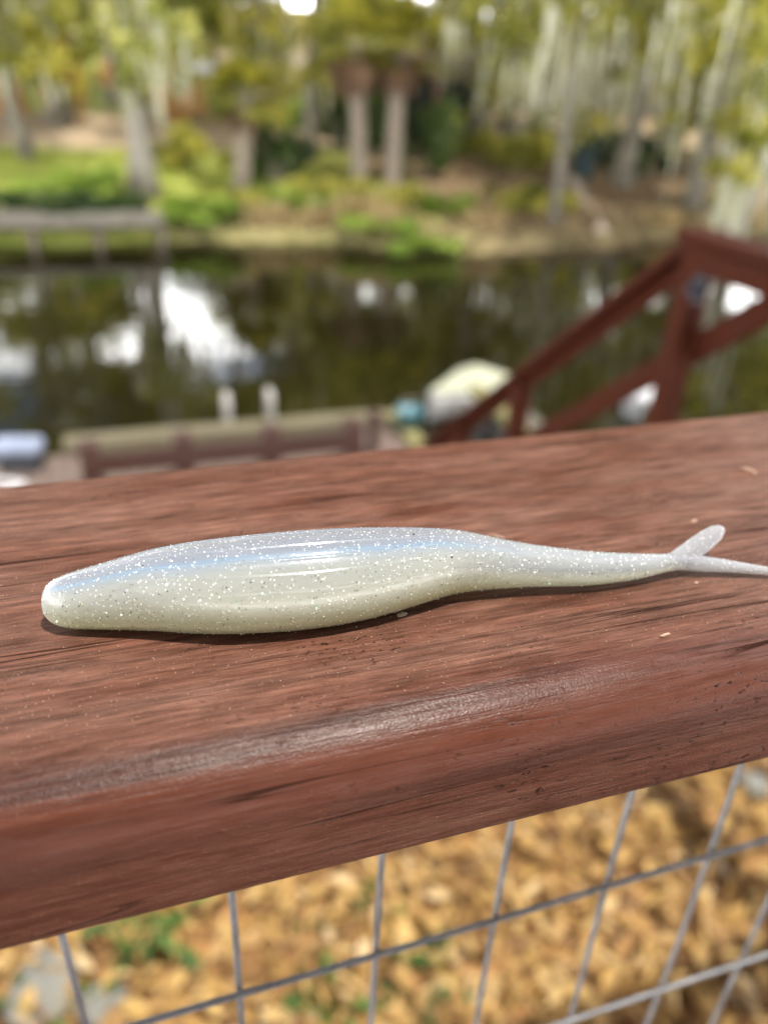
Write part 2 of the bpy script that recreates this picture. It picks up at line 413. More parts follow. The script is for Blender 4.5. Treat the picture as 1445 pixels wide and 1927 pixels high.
M['black_vinyl'] = simple('black_vinyl', (.012, .013, .016), .5, var=.2, scale=8)
M['blue_cover'] = simple('pale_blue_cover', (.22, .25, .33), .5, var=.08, scale=5)
M['turquoise'] = simple('turquoise_plastic', (.05, .15, .18), .45, var=.12, scale=8)
M['aluminium'] = simple('dull_aluminium', (.30, .285, .26), .45, metallic=.2, var=.1, scale=8)
M['roof'] = simple('pinkish_roof_sheet', (.40, .29, .25), .75, var=.18, scale=2.0, bump=.3, bscale=8)
M['shed_wall'] = simple('shelter_shade_wall', (.022, .030, .018), .8, var=.3, scale=2)  # near-black colour stands for the shade under the shelter roof
M['red_post'] = simple('red_brown_post', (.17, .055, .03), .7, var=.2, scale=6)
M['bin'] = simple('dark_teal_plastic', (.012, .03, .034), .5, var=.15, scale=5)
M['stone'] = simple('pale_stone', (.17, .165, .14), .85, var=.25, scale=6, bump=.6, bscale=18)
M['plank_pale'] = simple('pale_bleached_plank', (.46, .38, .31), .8, var=.2, scale=4, stretch=(1, 1, 6))
M['metal_bolt'] = simple('dark_blue_metal', (.008, .010, .020), .6, metallic=.0, var=.2, scale=20)

# ------------------------------------------------------------------ the setting
def grid(name, xs, ys, zf, material):
    V = [(x, y, zf(x, y)) for y in ys for x in xs]; nx = len(xs)
    F = [(j * nx + i, j * nx + i + 1, (j + 1) * nx + i + 1, (j + 1) * nx + i) for j in range(len(ys) - 1) for i in range(nx - 1)]
    o = from_arrays(name, V, F, material, None, True); tag(o, kind='structure'); return o

# ground of the far bank: grass, dry leaves and bare earth in patches
m_, n, l, p = mat('bank_ground')
t = n.new('ShaderNodeTexCoord'); sx = n.new('ShaderNodeSeparateXYZ'); l.new(t.outputs['Object'], sx.inputs[0])
def _noise(scale, detail=4):
    q = n.new('ShaderNodeTexNoise'); q.inputs['Scale'].default_value = scale; q.inputs['Detail'].default_value = detail
    l.new(t.outputs['Object'], q.inputs['Vector']); return q.outputs['Fac']
def _ramp(src, p0, p1, c0=(0, 0, 0, 1), c1=(1, 1, 1, 1)):
    q = n.new('ShaderNodeValToRGB'); q.color_ramp.elements[0].position = p0; q.color_ramp.elements[1].position = p1
    q.color_ramp.elements[0].color = c0; q.color_ramp.elements[1].color = c1; l.new(src, q.inputs['Fac']); return q.outputs['Color']
def _mix(f_, a, b):
    q = n.new('ShaderNodeMixRGB')
    for k_, s_ in zip(('Fac', 'Color1', 'Color2'), (f_, a, b)):
        if isinstance(s_, (int, float)): q.inputs[k_].default_value = s_
        elif isinstance(s_, tuple): q.inputs[k_].default_value = s_
        else: l.new(s_, q.inputs[k_])
    return q.outputs['Color']
def _mr(src, a, b, c=0.0, d=1.0):
    q = n.new('ShaderNodeMapRange'); q.inputs['From Min'].default_value = a; q.inputs['From Max'].default_value = b
    q.inputs['To Min'].default_value = c; q.inputs['To Max'].default_value = d; l.new(src, q.inputs['Value']); return q.outputs[0]
def _m(op, a, b):
    q = n.new('ShaderNodeMath'); q.operation = op
    for i_, s_ in enumerate((a, b)):
        if isinstance(s_, (int, float)): q.inputs[i_].default_value = s_
        else: l.new(s_, q.inputs[i_])
    return q.outputs[0]
grass_c = _mix(_ramp(_noise(1.6), .35, .65), (.17, .21, .04, 1), (.36, .36, .10, 1))
leaf_c = _mix(_ramp(_noise(2.4), .35, .65), (.11, .078, .040, 1), (.25, .185, .105, 1))
big = _noise(.28, 3)
# leaves gather to the right (under the oaks), and a band of bare earth far up the slope
gx = _m('ADD', _mr(sx.outputs['X'], 5.5, 9.0), _m('SUBTRACT', big, .5))
gx = _ramp(gx, .35, .6)
earth = _m('MULTIPLY', _mr(sx.outputs['Y'], 24.0, 27.5), _m('SUBTRACT', 1.0, _mr(sx.outputs['Y'], 33.0, 37.0)))
earth = _ramp(_m('ADD', earth, _m('SUBTRACT', big, .5)), .45, .65)
mud = _ramp(_m('ADD', _mr(sx.outputs['Z'], -2.75, -2.45), _m('MULTIPLY', _m('SUBTRACT', big, .5), .6)), .35, .75, (1, 1, 1, 1), (0, 0, 0, 1))
mudm = _m('MULTIPLY', mud, _mr(sx.outputs['X'], .4, 1.4))
base = _mix(gx, grass_c, leaf_c); base = _mix(_m('MULTIPLY', mudm, .85), base, _mix(_ramp(_noise(3.1), .4, .6), (.075, .062, .028, 1), (.18, .145, .075, 1))); base = _mix(earth, base, (.27, .205, .13, 1))
l.new(base, p.inputs['Base Color']); p.inputs['Roughness'].default_value = .95; p.inputs['Specular IOR Level'].default_value = .1
M['bank'] = m_
xs = list(np.arange(-45, 70.1, 0.9)); ys = list(np.concatenate([np.arange(12.5, 22, .3), np.arange(22, 60, 1.0), np.arange(60, 150, 5.0)]))
grid('far_bank', xs, ys, bank_z, M['bank'])

m_, n, l, p = mat('near_soil')
t = n.new('ShaderNodeTexCoord')
p.inputs['Roughness'].default_value = .95
l.new(_mix(_ramp(_noise(14, 6), .35, .65), (.10, .05, .02, 1), (.34, .18, .06, 1)), p.inputs['Base Color'])
grid('near_ground', list(np.arange(-5, 9.1, .12)), list(np.arange(-2.0, 6.6, .12)), near_z, m_)

m_, n, l, p = mat('canal_water')
t = n.new('ShaderNodeTexCoord')
p.inputs['Base Color'].default_value = (.007, .006, .002, 1); p.inputs['Roughness'].default_value = .03
p.inputs['IOR'].default_value = 1.33
mp_ = n.new('ShaderNodeMapping'); mp_.inputs['Scale'].default_value = (1.0, 1.6, 1); l.new(t.outputs['Object'], mp_.inputs['Vector'])
nz = n.new('ShaderNodeTexNoise'); nz.inputs['Scale'].default_value = 1.1; nz.inputs['Detail'].default_value = 3; l.new(mp_.outputs[0], nz.inputs['Vector'])
bp = n.new('ShaderNodeBump'); bp.inputs['Strength'].default_value = .12; bp.inputs['Distance'].default_value = .05
l.new(nz.outputs['Fac'], bp.inputs['Height']); l.new(bp.outputs[0], p.inputs['Normal'])
tag(from_arrays('water', [(-60, 3.2, -3.0), (90, 3.2, -3.0), (90, 20, -3.0), (-60, 20, -3.0)], [(0, 1, 2, 3)], m_), kind='structure')

# deck the photographer stands on
mb = MB()
for k in range(14):
    y1 = .27 - k * .145
    mb.box((.5, y1 - .07, -1.015), (5.0, .138, .03), bev=.003)
dk = mb.build('deck_floor', M['rail_wood']); tag(dk, kind='structure')

# the house: unseen, added behind the camera to keep light off the handrail
hs = thing('blocker_house', (0.3, -2.6, -1.0), 'dark brown timber house added unseen behind the camera to block light', 'blocker_house')
M['siding'] = simple('brown_siding', (.10, .06, .04), .8, var=.2, scale=3)
M['pane'] = simple('dark_window_glass', (.02, .022, .025), .08, var=.1, scale=2)
for k in range(20):
    MB().box((0, .012 * (k % 2) * 0, .1 + k * .2), (9.0, .05, .192), bev=.006).build('siding_board', M['siding'], hs)
MB().box((0, -.06, 2.0), (9.0, .05, 4.0)).build('wall', M['siding'], hs)
MB().box((0, .12, 4.06), (9.6, 1.1, .09), ax=np.array([[1, 0, 0], [0, math.cos(R(-14)), math.sin(R(-14))], [0, -math.sin(R(-14)), math.cos(R(-14))]]), bev=.01).build('eave', M['grey_plank'], hs)
for x in (-1.4, 1.6):
    MB().box((x, .05, 1.4), (1.3, .06, 1.5), bev=.01).build('window', M['dock_rail'], hs); MB().box((x, .085, 1.4), (1.14, .012, 1.34)).build('pane', M['pane'], hs)

# ------------------------------------------------------------------ deck railing with the handrail board and the wire mesh
YF, YB, TH = 0.1119, 0.2520, 0.0390
railing = thing('deck_railing', (0.4, .18, -1.0), 'red brown stained timber handrail with grey wire mesh below it, under the lure', 'railing')
prof = []
def arc(cy_, cz_, r_, a0, a1, k):
    for i in range(k + 1):
        a = a0 + (a1 - a0) * i / k; prof.append((cy_ + r_ * math.cos(a), cz_ + r_ * math.sin(a)))
rb_, rf_, rl_ = .005, .0150, .004
arc(YB - rb_, -rb_, rb_, 0, math.pi / 2, 6)
for i in range(1, 24): prof.append((YB - rb_ + (YF + rf_ - YB + rb_) * i / 24, 0))
arc(YF + rf_, -rf_, rf_, math.pi / 2, math.pi, 14)
for i in range(1, 6): prof.append((YF, -rf_ + (-TH + rl_ + rf_) * i / 6))
arc(YF + rl_, -TH + rl_, rl_, math.pi, 1.5 * math.pi, 5)
arc(YB - rl_, -TH + rl_, rl_, 1.5 * math.pi, 2 * math.pi, 4)
bx = np.concatenate([np.arange(-1.1, -.12, .05), np.arange(-.12, .42, .004), np.arange(.42, 2.0, .05)])
V = []; F = []
for x in bx:
    for (y, z) in prof:
        # timber that has moved and worn a little: long shallow waves and a slightly eaten roundover
        q = .00022 * mnoise.noise(Vector((x * 5, y * 90, z * 90))) + .00035 * mnoise.noise(Vector((x * 9, 3, z * 40 + y * 20)))
        wy = -.8 if (y < YF + rf_ and z > -rf_) else 0
        V.append((x - .4, y + wy * q - .18, z + q + 1.0))
k = len(prof)
for i in range(len(bx) - 1):
    for j in range(k): F.append((i * k + j, i * k + (j + 1) % k, (i + 1) * k + (j + 1) % k, (i + 1) * k + j))
F.append(tuple(range(k - 1, -1, -1))); F.append(tuple((len(bx) - 1) * k + j for j in range(k)))
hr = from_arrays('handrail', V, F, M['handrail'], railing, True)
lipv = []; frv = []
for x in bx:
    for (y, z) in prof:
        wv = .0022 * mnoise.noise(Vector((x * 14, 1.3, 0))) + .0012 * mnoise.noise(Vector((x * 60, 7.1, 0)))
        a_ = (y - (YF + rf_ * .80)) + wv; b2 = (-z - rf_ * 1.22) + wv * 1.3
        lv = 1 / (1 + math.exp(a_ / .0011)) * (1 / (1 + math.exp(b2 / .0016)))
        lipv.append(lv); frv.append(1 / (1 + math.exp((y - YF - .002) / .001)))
put_attr(hr, 'lip', lipv); put_attr(hr, 'front', frv)  # front mask: painted shade of that face and extra pits
YW = .168
def wire_mesh_tube(pts, r_):
    return MB().tube([rel(railing, p_) for p_ in pts], r_, 8)
first = None
hz = [-.0690, -.1682, -.2677, -.3693, -.4709, -.5725, -.6741, -.7757, -.8773]
for kx in range(-12, 30):
    x = .0108 + .0508 * kx
    lean = random.uniform(-.0015, .0015)
    pts = [(x + lean * (1 - i / 10) + .0004 * math.sin(i * 2.1 + kx), YW + .0006 * math.sin(i * 1.3 + kx * 2), -.041 - i * .093) for i in range(11)]
    w = wire_mesh_tube(pts, .00128).build('vertical_wire', M['wire'], railing)
for z in hz:
    pts = [(-.62 + i * .1, YW - .0027, z + .036 * .168 * (-.62 + i * .1 - .1) + .0007 * math.sin(i * 1.7 + z * 40)) for i in range(22)]
    wire_mesh_tube(pts, .00128).build('horizontal_wire', M['wire'], railing)
for x in (-.72, 1.62):
    MB().box(rel(railing, (x, .182, -.52)), (.089, .089, .962), bev=.004).build('post', M['stair_wood'], railing)

# ------------------------------------------------------------------ the lure
xs_t = [(90, 1112, 1150), (93, 1103, 1160), (98, 1096, 1167), (106, 1090, 1174), (118, 1085, 1180), (135, 1080, 1184.5), (160, 1072, 1185), (200, 1061, 1186), (250, 1047, 1187), (300, 1034, 1188.5), (350, 1025, 1192),
        (400, 1018, 1194), (450, 1012, 1193.5), (500, 1007, 1191), (560, 1001.5, 1187), (620, 997.5, 1179), (680, 995, 1167.5), (740, 994.5, 1151), (790, 995, 1135.5),
        (830, 996.5, 1123), (860, 999, 1116.5), (900, 1007, 1112), (950, 1017, 1108), (1000, 1025, 1105), (1050, 1032, 1104), (1100, 1037.5, 1103), (1150, 1040.5, 1098),
        (1200, 1042, 1090), (1240, 1042.5, 1080), (1265, 1042, 1073), (1290, 1043, 1073.5)]
zc_t = [(90, .0062), (300, .0096), (450, .0118), (620, .0116), (800, .0104), (950, .0082), (1100, .0064), (1290, .0050)]
st = []
for (x, yt, yb) in xs_t:
    zc = float(np.interp(x, [a for a, b in zc_t], [b for a, b in zc_t]))
    c = on_z(x, (yt + yb) / 2, zc)
    dep = RM[:, 2].dot(c - CAM)
    st.append((c, (yb - yt) / 2 / FPX * dep))
C0 = np.array([s[0] for s in st]); r0 = np.array([s[1] for s in st])
arcl = np.concatenate([[0], np.cumsum(np.linalg.norm(np.diff(C0, axis=0), axis=1))])
NS, NA = 300, 448
sarr = arcl[-1] * (np.linspace(0, 1, NS) ** 1.15)
Cc = np.array([np.interp(sarr, arcl, C0[:, i]) for i in range(3)]).T
rr_ = np.interp(sarr, arcl, r0)
def smooth1(a, w):
    ker = np.hanning(2 * w + 1); ker /= ker.sum()
    pad = np.concatenate([np.repeat(a[:1], w, 0), a, np.repeat(a[-1:], w, 0)])
    return np.convolve(pad, ker, 'valid')
Cs = np.array([smooth1(Cc[:, i], 10) for i in range(3)]).T
rs_ = smooth1(rr_, 5)
rs_[:10] = rr_[:10]
T = np.gradient(Cs, axis=0); T /= np.linalg.norm(T, axis=1)[:, None]
lure_len = arcl[-1]
base_loc = np.array([Cs[NS // 3, 0], Cs[NS // 3, 1], 0.0])
lure = thing('fishing_lure', base_loc, 'pearl white soft plastic fishing lure full of glitter, with forked tail, lying on the handrail', 'fishing lure')
V = np.zeros((NS, NA, 3)); TH_ = np.zeros((NS, NA)); NRM = np.zeros((NS, NA, 3))
ang = np.linspace(0, 2 * np.pi, NA, endpoint=False)
ridges = [38, 56, 76, 104, 124, 142]
for i in range(NS):
    t_ = T[i]; u = np.array([0, 0, 1.0]); u -= t_ * t_.dot(u); u /= np.linalg.norm(u)
    s_ = np.cross(u, t_)           # points away from or towards the camera
    if s_[1] > 0: s_ = -s_
    f_ = sarr[i] / lure_len
    env = np.clip((f_ - .06) / .12, 0, 1) * np.clip((.72 - f_) / .16, 0, 1)     # ridges live on the back of the body
    env2 = np.clip((f_ - .22) / .1, 0, 1) * np.clip((.97 - f_) / .1, 0, 1)
    deg = np.degrees(ang)
    off = np.zeros(NA)
    for rg in ridges:
        spread = 90 + (rg - 90) * (.35 + .65 * np.sin(np.clip((f_ - .02) / .7, 0, 1) * np.pi) ** .6)
        d_ = (deg - spread)
        off += .017 * env * np.exp(-(d_ / 1.3) ** 2)
    for mid in (20, 160):           # mould line along the flank
        off += .014 * env2 * np.exp(-((deg - mid + 9 * (f_ - .5)) / 1.4) ** 2)
    ru, rs2 = 1.055, .915
    # belly a little flattened where the body rests
    belly = np.where(np.sin(ang) < 0, 1 - .06 * np.sin(ang) ** 4, 1)
    rad = rs_[i] * (1 + off)
    V[i] = Cs[i] + (rad * belly * ru * np.sin(ang))[:, None] * u + (rad * rs2 * np.cos(ang))[:, None] * s_
    NRM[i] = np.sin(ang)[:, None] * u / ru + np.cos(ang)[:, None] * s_ / rs2
    TH_[i] = np.where(deg > 270, deg - 360, deg)
V[..., 2] = np.maximum(V[..., 2], .00012)
verts = [tuple(q) for q in (V - base_loc).reshape(-1, 3)]
F = [(i * NA + j, (i + 1) * NA + j, (i + 1) * NA + (j + 1) % NA, i * NA + (j + 1) % NA) for i in range(NS - 1) for j in range(NA)]
tip0 = len(verts); verts.append(tuple(Cs[0] - T[0] * rs_[0] * .18 - base_loc)); verts.append(tuple(Cs[-1] + T[-1] * rs_[-1] * .5 - base_loc))
F += [(tip0, j, (j + 1) % NA) for j in range(NA)]
F += [(tip0 + 1, (NS - 1) * NA + (j + 1) % NA, (NS - 1) * NA + j) for j in range(NA)]
side = np.concatenate([np.where(TH_ > 90, 180 - TH_, TH_).reshape(-1), [20, 20]])       # -90 belly .. 0 flank .. 90 back
alon = np.concatenate([np.repeat(sarr / lure_len, NA), [0, 1]])

# pearl plastisol: lavender pearl back, blue pearl stripe, clear grey flank, chartreuse belly
m_, n, l, p = mat('pearl_soft_plastic')
t = n.new('ShaderNodeTexCoord')
a1 = n.new('ShaderNodeAttribute'); a1.attribute_name = 'side'
a2 = n.new('ShaderNodeAttribute'); a2.attribute_name = 'along'
wob = _noise(260, 3); wob2 = _noise(60, 3)
sd_ = _m('ADD', a1.outputs['Fac'], _m('MULTIPLY', _m('SUBTRACT', wob2, .5), 10.0))
rp = n.new('ShaderNodeValToRGB'); l.new(_mr(sd_, -90, 90), rp.inputs['Fac'])
stops = [(-90, (.54, .55, .39)), (-22, (.53, .54, .39)), (-4, (.47, .48, .38)), (20, (.385, .398, .352)), (44, (.335, .35, .33)), (54, (.295, .33, .352)), (61, (.235, .31, .39)), (67, (.25, .27, .305)), (90, (.255, .26, .285))]  # pearl colours, with belly lightened and back darkened against light from above
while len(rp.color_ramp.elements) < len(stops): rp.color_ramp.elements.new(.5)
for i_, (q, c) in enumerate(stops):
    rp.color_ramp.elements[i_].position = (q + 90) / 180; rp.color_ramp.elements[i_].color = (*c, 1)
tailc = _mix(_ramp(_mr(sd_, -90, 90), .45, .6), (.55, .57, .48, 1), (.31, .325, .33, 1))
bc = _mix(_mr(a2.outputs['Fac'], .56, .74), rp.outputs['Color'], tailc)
# fine flake suspended in the plastic, paler and darker grains
fl = n.new('ShaderNodeTexVoronoi'); fl.inputs['Scale'].default_value = 1300; l.new(t.outputs['Object'], fl.inputs['Vector'])
sep = n.new('ShaderNodeSeparateColor'); l.new(fl.outputs['Color'], sep.inputs[0])
near = _ramp(fl.outputs['Distance'], .22, .34, (1, 1, 1, 1), (0, 0, 0, 1))
darkf = _m('MULTIPLY', near, _ramp(sep.outputs[0], .80, .82)); lightf = _m('MULTIPLY', near, _ramp(sep.outputs[1], .78, .80))
bc = _mix(_m('MULTIPLY', darkf, .45), bc, (.14, .13, .12, 1)); bc = _mix(_m('MULTIPLY', lightf, .7), bc, (.9, .9, .86, 1))
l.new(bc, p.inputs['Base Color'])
p.inputs['Roughness'].default_value = .22; p.inputs['IOR'].default_value = 1.46
p.inputs['Subsurface Weight'].default_value = 1.0; p.inputs['Transmission Weight'].default_value = .30; p.inputs['Subsurface Radius'].default_value = (.85, .9, .8); p.inputs['Subsurface Scale'].default_value = .026
p.inputs['Coat Weight'].default_value = .08; p.inputs['Coat Roughness'].default_value = .15
nb = _noise(900, 3); bp = n.new('ShaderNodeBump'); bp.inputs['Strength'].default_value = .12; bp.inputs['Distance'].default_value = .0006
l.new(nb, bp.inputs['Height']); l.new(bp.outputs[0], p.inputs['Normal'])
M['pearl'] = m_

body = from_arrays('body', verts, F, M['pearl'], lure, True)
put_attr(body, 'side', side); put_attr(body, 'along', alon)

FLK = []   # flake sites: (point, normal, side)
for _ in range(11500):
    f_ = random.random(); i = min(NS - 1, int(np.searchsorted(sarr, f_ * lure_len))); j = random.randrange(NA)
    if random.random() > rs_[i] / rs_.max() + .12: continue
    nn = NRM[i, j] / np.linalg.norm(NRM[i, j]); FLK.append((V[i, j] + nn * .00002 - nn * (0 if random.random() < .5 else random.uniform(.0002, .0030)), nn, TH_[i, j]))

def fin(pts, wid, thick, name):
    """flat tail fin: photo points with half-width (px); blade as thin as 'thick'"""
    P_ = []; Wd = []
    for (x, y, z, w) in pts:
        c = on_z(x, y, z); P_.append(c); Wd.append(w / FPX * RM[:, 2].dot(c - CAM))
    P_ = np.array(P_); Wd = np.array(Wd); s_ = np.concatenate([[0], np.cumsum(np.linalg.norm(np.diff(P_, axis=0), axis=1))])
    K, A = 70, 40; q = np.linspace(0, s_[-1], K)
    C = np.array([smooth1(np.interp(q, s_, P_[:, i]), 4) for i in range(3)]).T; C[0] = P_[0]; C[-1] = P_[-1]
    W = np.interp(q, s_, Wd)
    tt = np.gradient(C, axis=0); tt /= np.linalg.norm(tt, axis=1)[:, None]
    vs_ = []; sd2 = []
    for i in range(K):
        view = CAM - C[i]; view /= np.linalg.norm(view)
        b = np.cross(tt[i], view); b /= np.linalg.norm(b); nrm = np.cross(b, tt[i])
        if b[2] < 0: b = -b
        th_ = min(W[i] * .8, thick)
        for j in range(A):
            a = 2 * math.pi * j / A
            rib = 1 + .10 * math.exp(-((math.cos(a)) / .12) ** 2)        # thin spine on the blade
            pt = C[i] + W[i] * math.cos(a) * b + th_ * math.sin(a) * nrm * rib
            pt[2] = max(pt[2], .0004); vs_.append(pt); sd2.append(30 + 20 * math.cos(a))
            if random.random() < .035: FLK.append((pt + nrm * math.sin(a) * .00002, nrm * (1 if math.sin(a) > 0 else -1), 80))
    fs_ = [(i * A + j, i * A + (j + 1) % A, (i + 1) * A + (j + 1) % A, (i + 1) * A + j) for i in range(K - 1) for j in range(A)]
    fs_.append(tuple(range(A))); fs_.append(tuple((K - 1) * A + j for j in range(A - 1, -1, -1)))
    o = from_arrays(name, [tuple(v - base_loc) for v in vs_], fs_, M['pearl'], lure, True)
    put_attr(o, 'side', sd2); put_attr(o, 'along', [.95] * len(vs_))
    return o
tag(fin([(1248, 1060, .0050, 9), (1268, 1053, .0051, 15), (1290, 1042, .0055, 18), (1312, 1028, .0062, 20), (1332, 1013.5, .0070, 18.5), (1347, 1002, .0077, 15.5), (1356, 996, .0080, 9), (1360, 993.5, .0081, 2)], 0, .0011, 'tail_fin'), 'broad tail fin bent up towards the water')
tag(fin([(1245, 1060, .0050, 11), (1275, 1058, .0048, 15.5), (1310, 1060, .0045, 15.5), (1350, 1063.5, .0040, 13), (1400, 1069, .0033, 9.5), (1450, 1075, .0026, 7), (1500, 1081, .0020, 5), (1530, 1085, .0015, 1.2)], 0, .0013, 'tail_fin'), 'slender tail fin reaching out of the frame')

# glitter: little hexagonal foil flakes just in the skin, each at its own tilt
def flake_mat(name, c, rough=.28, metal=.9):
    m__, n__, l__, p__ = mat(name); p__.inputs['Base Color'].default_value = (*c, 1); p__.inputs['Metallic'].default_value = metal
    p__.inputs['Roughness'].default_value = rough; return m__
fmats = [flake_mat('silver_flake', (.85, .84, .81), .4), flake_mat('green_flake', (.35, .95, .55)), flake_mat('pink_flake', (.95, .72, .85)), flake_mat('gold_flake', (.95, .88, .5)), flake_mat('dark_flake', (.07, .062, .055), .6, .0), flake_mat('white_flake', (.70, .70, .67), .5, .0)]
vs_ = []; fs_ = []; mi = []
for (pt, nn, th) in FLK:
    tl = Vector(nn) + Vector((random.gauss(0, 1), random.gauss(0, 1), random.gauss(0, 1))) * .45
    tl.normalize(); a = tl.orthogonal().normalized(); b = tl.cross(a); r_ = random.choice((.00008, .00010, .00012, .00015, .00022)) * random.uniform(.85, 1.15) * (.75 if 45 < th < 135 else 1.05)
    o_ = len(vs_); rot = random.random() * 6.28
    ctr = Vector(pt) - Vector(base_loc) + Vector(nn) * r_ * .22
    for k in range(6): vs_.append(ctr + a * (r_ * math.cos(rot + k * 1.0472)) + b * (r_ * math.sin(rot + k * 1.0472)))
    fs_.append(tuple(o_ + k for k in range(6)))
    sdv = th if th <= 90 else 180 - th
    u = random.random()
    if u < .03: c = 1
    elif u < .05: c = 2
    elif u < .10: c = 3
    elif sdv < 52 and u < .50: c = 4  # matt dark flank flakes stand for foil reflecting dark surroundings
    elif u < .62: c = 5
    else: c = 0
    mi.append(c)
me = bpy.data.meshes.new('glitter'); me.from_pydata([tuple(v) for v in vs_], [], fs_)
for q in fmats: me.materials.append(q)
me.polygons.foreach_set('material_index', mi); me.update()
tag(link_mesh('glitter', me, lure), kind='stuff')

# ------------------------------------------------------------------ small things on the handrail and lure
def crumb(name, c, s, material, label, cat, seed, group=None, direction=None, slim=1.0):
    bm = bmesh.new(); bmesh.ops.create_icosphere(bm, subdivisions=2, radius=1.0)
    rr2 = random.Random(seed)
    for v in bm.verts:
        k_ = 1 + .35 * mnoise.noise(v.co * 1.7 + Vector((seed * 3.1, 0, 0)))
        v.co = Vector((v.co.x * s, v.co.y * s * slim, v.co.z * s * .55 * (slim if slim > .3 else .5))) * k_
    me = bpy.data.meshes.new(name); bm.to_mesh(me); bm.free()
    o = link_mesh(name, me, None, material); o.location = c
    if direction is not None: o.rotation_euler = (0, 0, direction)
    return tag(o, label, cat, group)
M['dirt'] = simple('black_dirt', (.012, .009, .008), .8, var=.3, scale=900)
M['chip'] = simple('pale_wood_chip', (.36, .23, .16), .8, var=.2, scale=700)
M['sand'] = simple('pale_sand_clump', (.34, .29, .19), .8, var=.4, scale=1500)
def on_lure(px, py):
    best = None; v = ray(px, py); v /= np.linalg.norm(v)
    d = (V.reshape(-1, 3) - CAM); tt = d @ v; dist = np.linalg.norm(d - tt[:, None] * v, axis=1); okk = np.where(dist < .0006)[0]
    i = okk[np.argmin(tt[okk])]; return V.reshape(-1, 3)[i]
crumb('dirt_speck', on_lure(778, 1001), .00033, M['dirt'], 'black dirt speck on the lure near the top of its back', 'speck', 1, 'dirt specks on the lure')
crumb('dirt_speck', on_lure(853, 1045), .00034, M['dirt'], 'black dirt speck on the lure where the body narrows to the tail', 'speck', 2, 'dirt specks on the lure')
crumb('dirt_speck', on_lure(268, 1060), .00022, M['dirt'], 'tiny dark speck on the lure behind its blunt nose', 'speck', 5, 'dirt specks on the lure')
for k, (px, py, s, lab, d_, sl) in enumerate([
        (1305, 981, .0018, 'pale wood sliver on the handrail above the raised tail fin', .35, .22),
        (931, 1010, .0030, 'thin reddish wood splinter poking out behind the lure', -.5, .08),
        (1408, 885, .0030, 'curled pale splinter on the handrail near the water side edge', -1.0, .10),
        (1310, 1096, .0007, 'small pale chip on the handrail below the fork of the tail', .2, .5),
        (1250, 1195, .0016, 'flat pale sliver on the handrail near the worn front edge', .1, .25)]):
    c = on_z(px, py, .0004); crumb('wood_sliver', c, s, M['chip'], lab, 'wood sliver', 10 + k, 'wood slivers on the handrail', d_, sl)
c = on_z(756, 1156, .0005); crumb('sand_clump', c, .0016, M['sand'], 'pale crumb of sand on the wood at the edge of the lure belly', 'sand clump', 31, None, .2, .5)
# grit: countless tiny pale grains lying on the board
vs_ = []; fs_ = []
for _ in range(2600):
    x = random.uniform(-.10, .36); y = random.choice((random.uniform(YF + .008, YB - .004), random.gauss(.142, .012)))
    if not (YF + .012 < y < YB - .004): continue
    r_ = random.choice((.00006, .00008, .0001, .00014)); o_ = len(vs_); z = .00025
    a = random.random() * 6.28
    for k in range(3): vs_.append((x + r_ * math.cos(a + k * 2.09), y + r_ * math.sin(a + k * 2.09), z + random.uniform(0, r_)))
    vs_.append((x, y, z + r_ * 1.6))
    fs_ += [(o_, o_ + 1, o_ + 3), (o_ + 1, o_ + 2, o_ + 3), (o_ + 2, o_, o_ + 3)]
g = from_arrays('grit', vs_, fs_, simple('pale_grit', (.55, .42, .30), .5, var=.4, scale=3000)); tag(g, kind='stuff')

# ------------------------------------------------------------------ leaf litter and weeds below the railing
def leaf_strip(n_, rx, ry, zf, smin, smax, zup):
    """curled leaves: 2 quads each, creased along the midrib"""
    x = rng.uniform(*rx, n_); y = rng.uniform(*ry, n_)
    z = np.array([zf(a, b) for a, b in zip(x, y)]) + rng.uniform(.005, zup, n_)
    yaw = rng.uniform(0, 6.283, n_); s = rng.uniform(smin, smax, n_); w = s * np.where(rng.random(n_) < .3, rng.uniform(.05, .12, n_), rng.uniform(.2, .46, n_))
    tilt = rng.normal(0, .5, n_); roll = rng.normal(0, .65, n_); curl = rng.uniform(-.2, .5, n_)
    d = np.stack([np.cos(yaw) * np.cos(tilt), np.sin(yaw) * np.cos(tilt), np.sin(tilt)], 1)
    sdv = np.stack([-np.sin(yaw) * np.cos(roll), np.cos(yaw) * np.cos(roll), np.sin(roll)], 1)
    up = np.cross(d, sdv); c = np.stack([x, y, z], 1)
    a = c - d * (s / 2)[:, None]; b = c + d * (s / 2)[:, None]
    l_ = c + sdv * (w / 2)[:, None] + up * (curl * w)[:, None]; r_ = c - sdv * (w / 2)[:, None] + up * (curl * w)[:, None]
    l2 = l_ + d * (s * .18)[:, None]; l1 = l_ - d * (s * .18)[:, None]; r2 = r_ + d * (s * .18)[:, None]; r1 = r_ - d * (s * .18)[:, None]
    Q = np.concatenate([np.stack([a, b, l2, l1], 1), np.stack([b, a, r1, r2], 1)], 0)
    return Q
Q = leaf_strip(26000, (-1.6, 4.2), (.35, 3.6), near_z, .035, .11, .08)
tn = np.clip(rng.normal(.52, .27, 26000), 0, 1); litter = fast_quads('leaf_litter', Q, 4, M['litter'], None, np.concatenate([tn, tn])); tag(litter, kind='stuff')

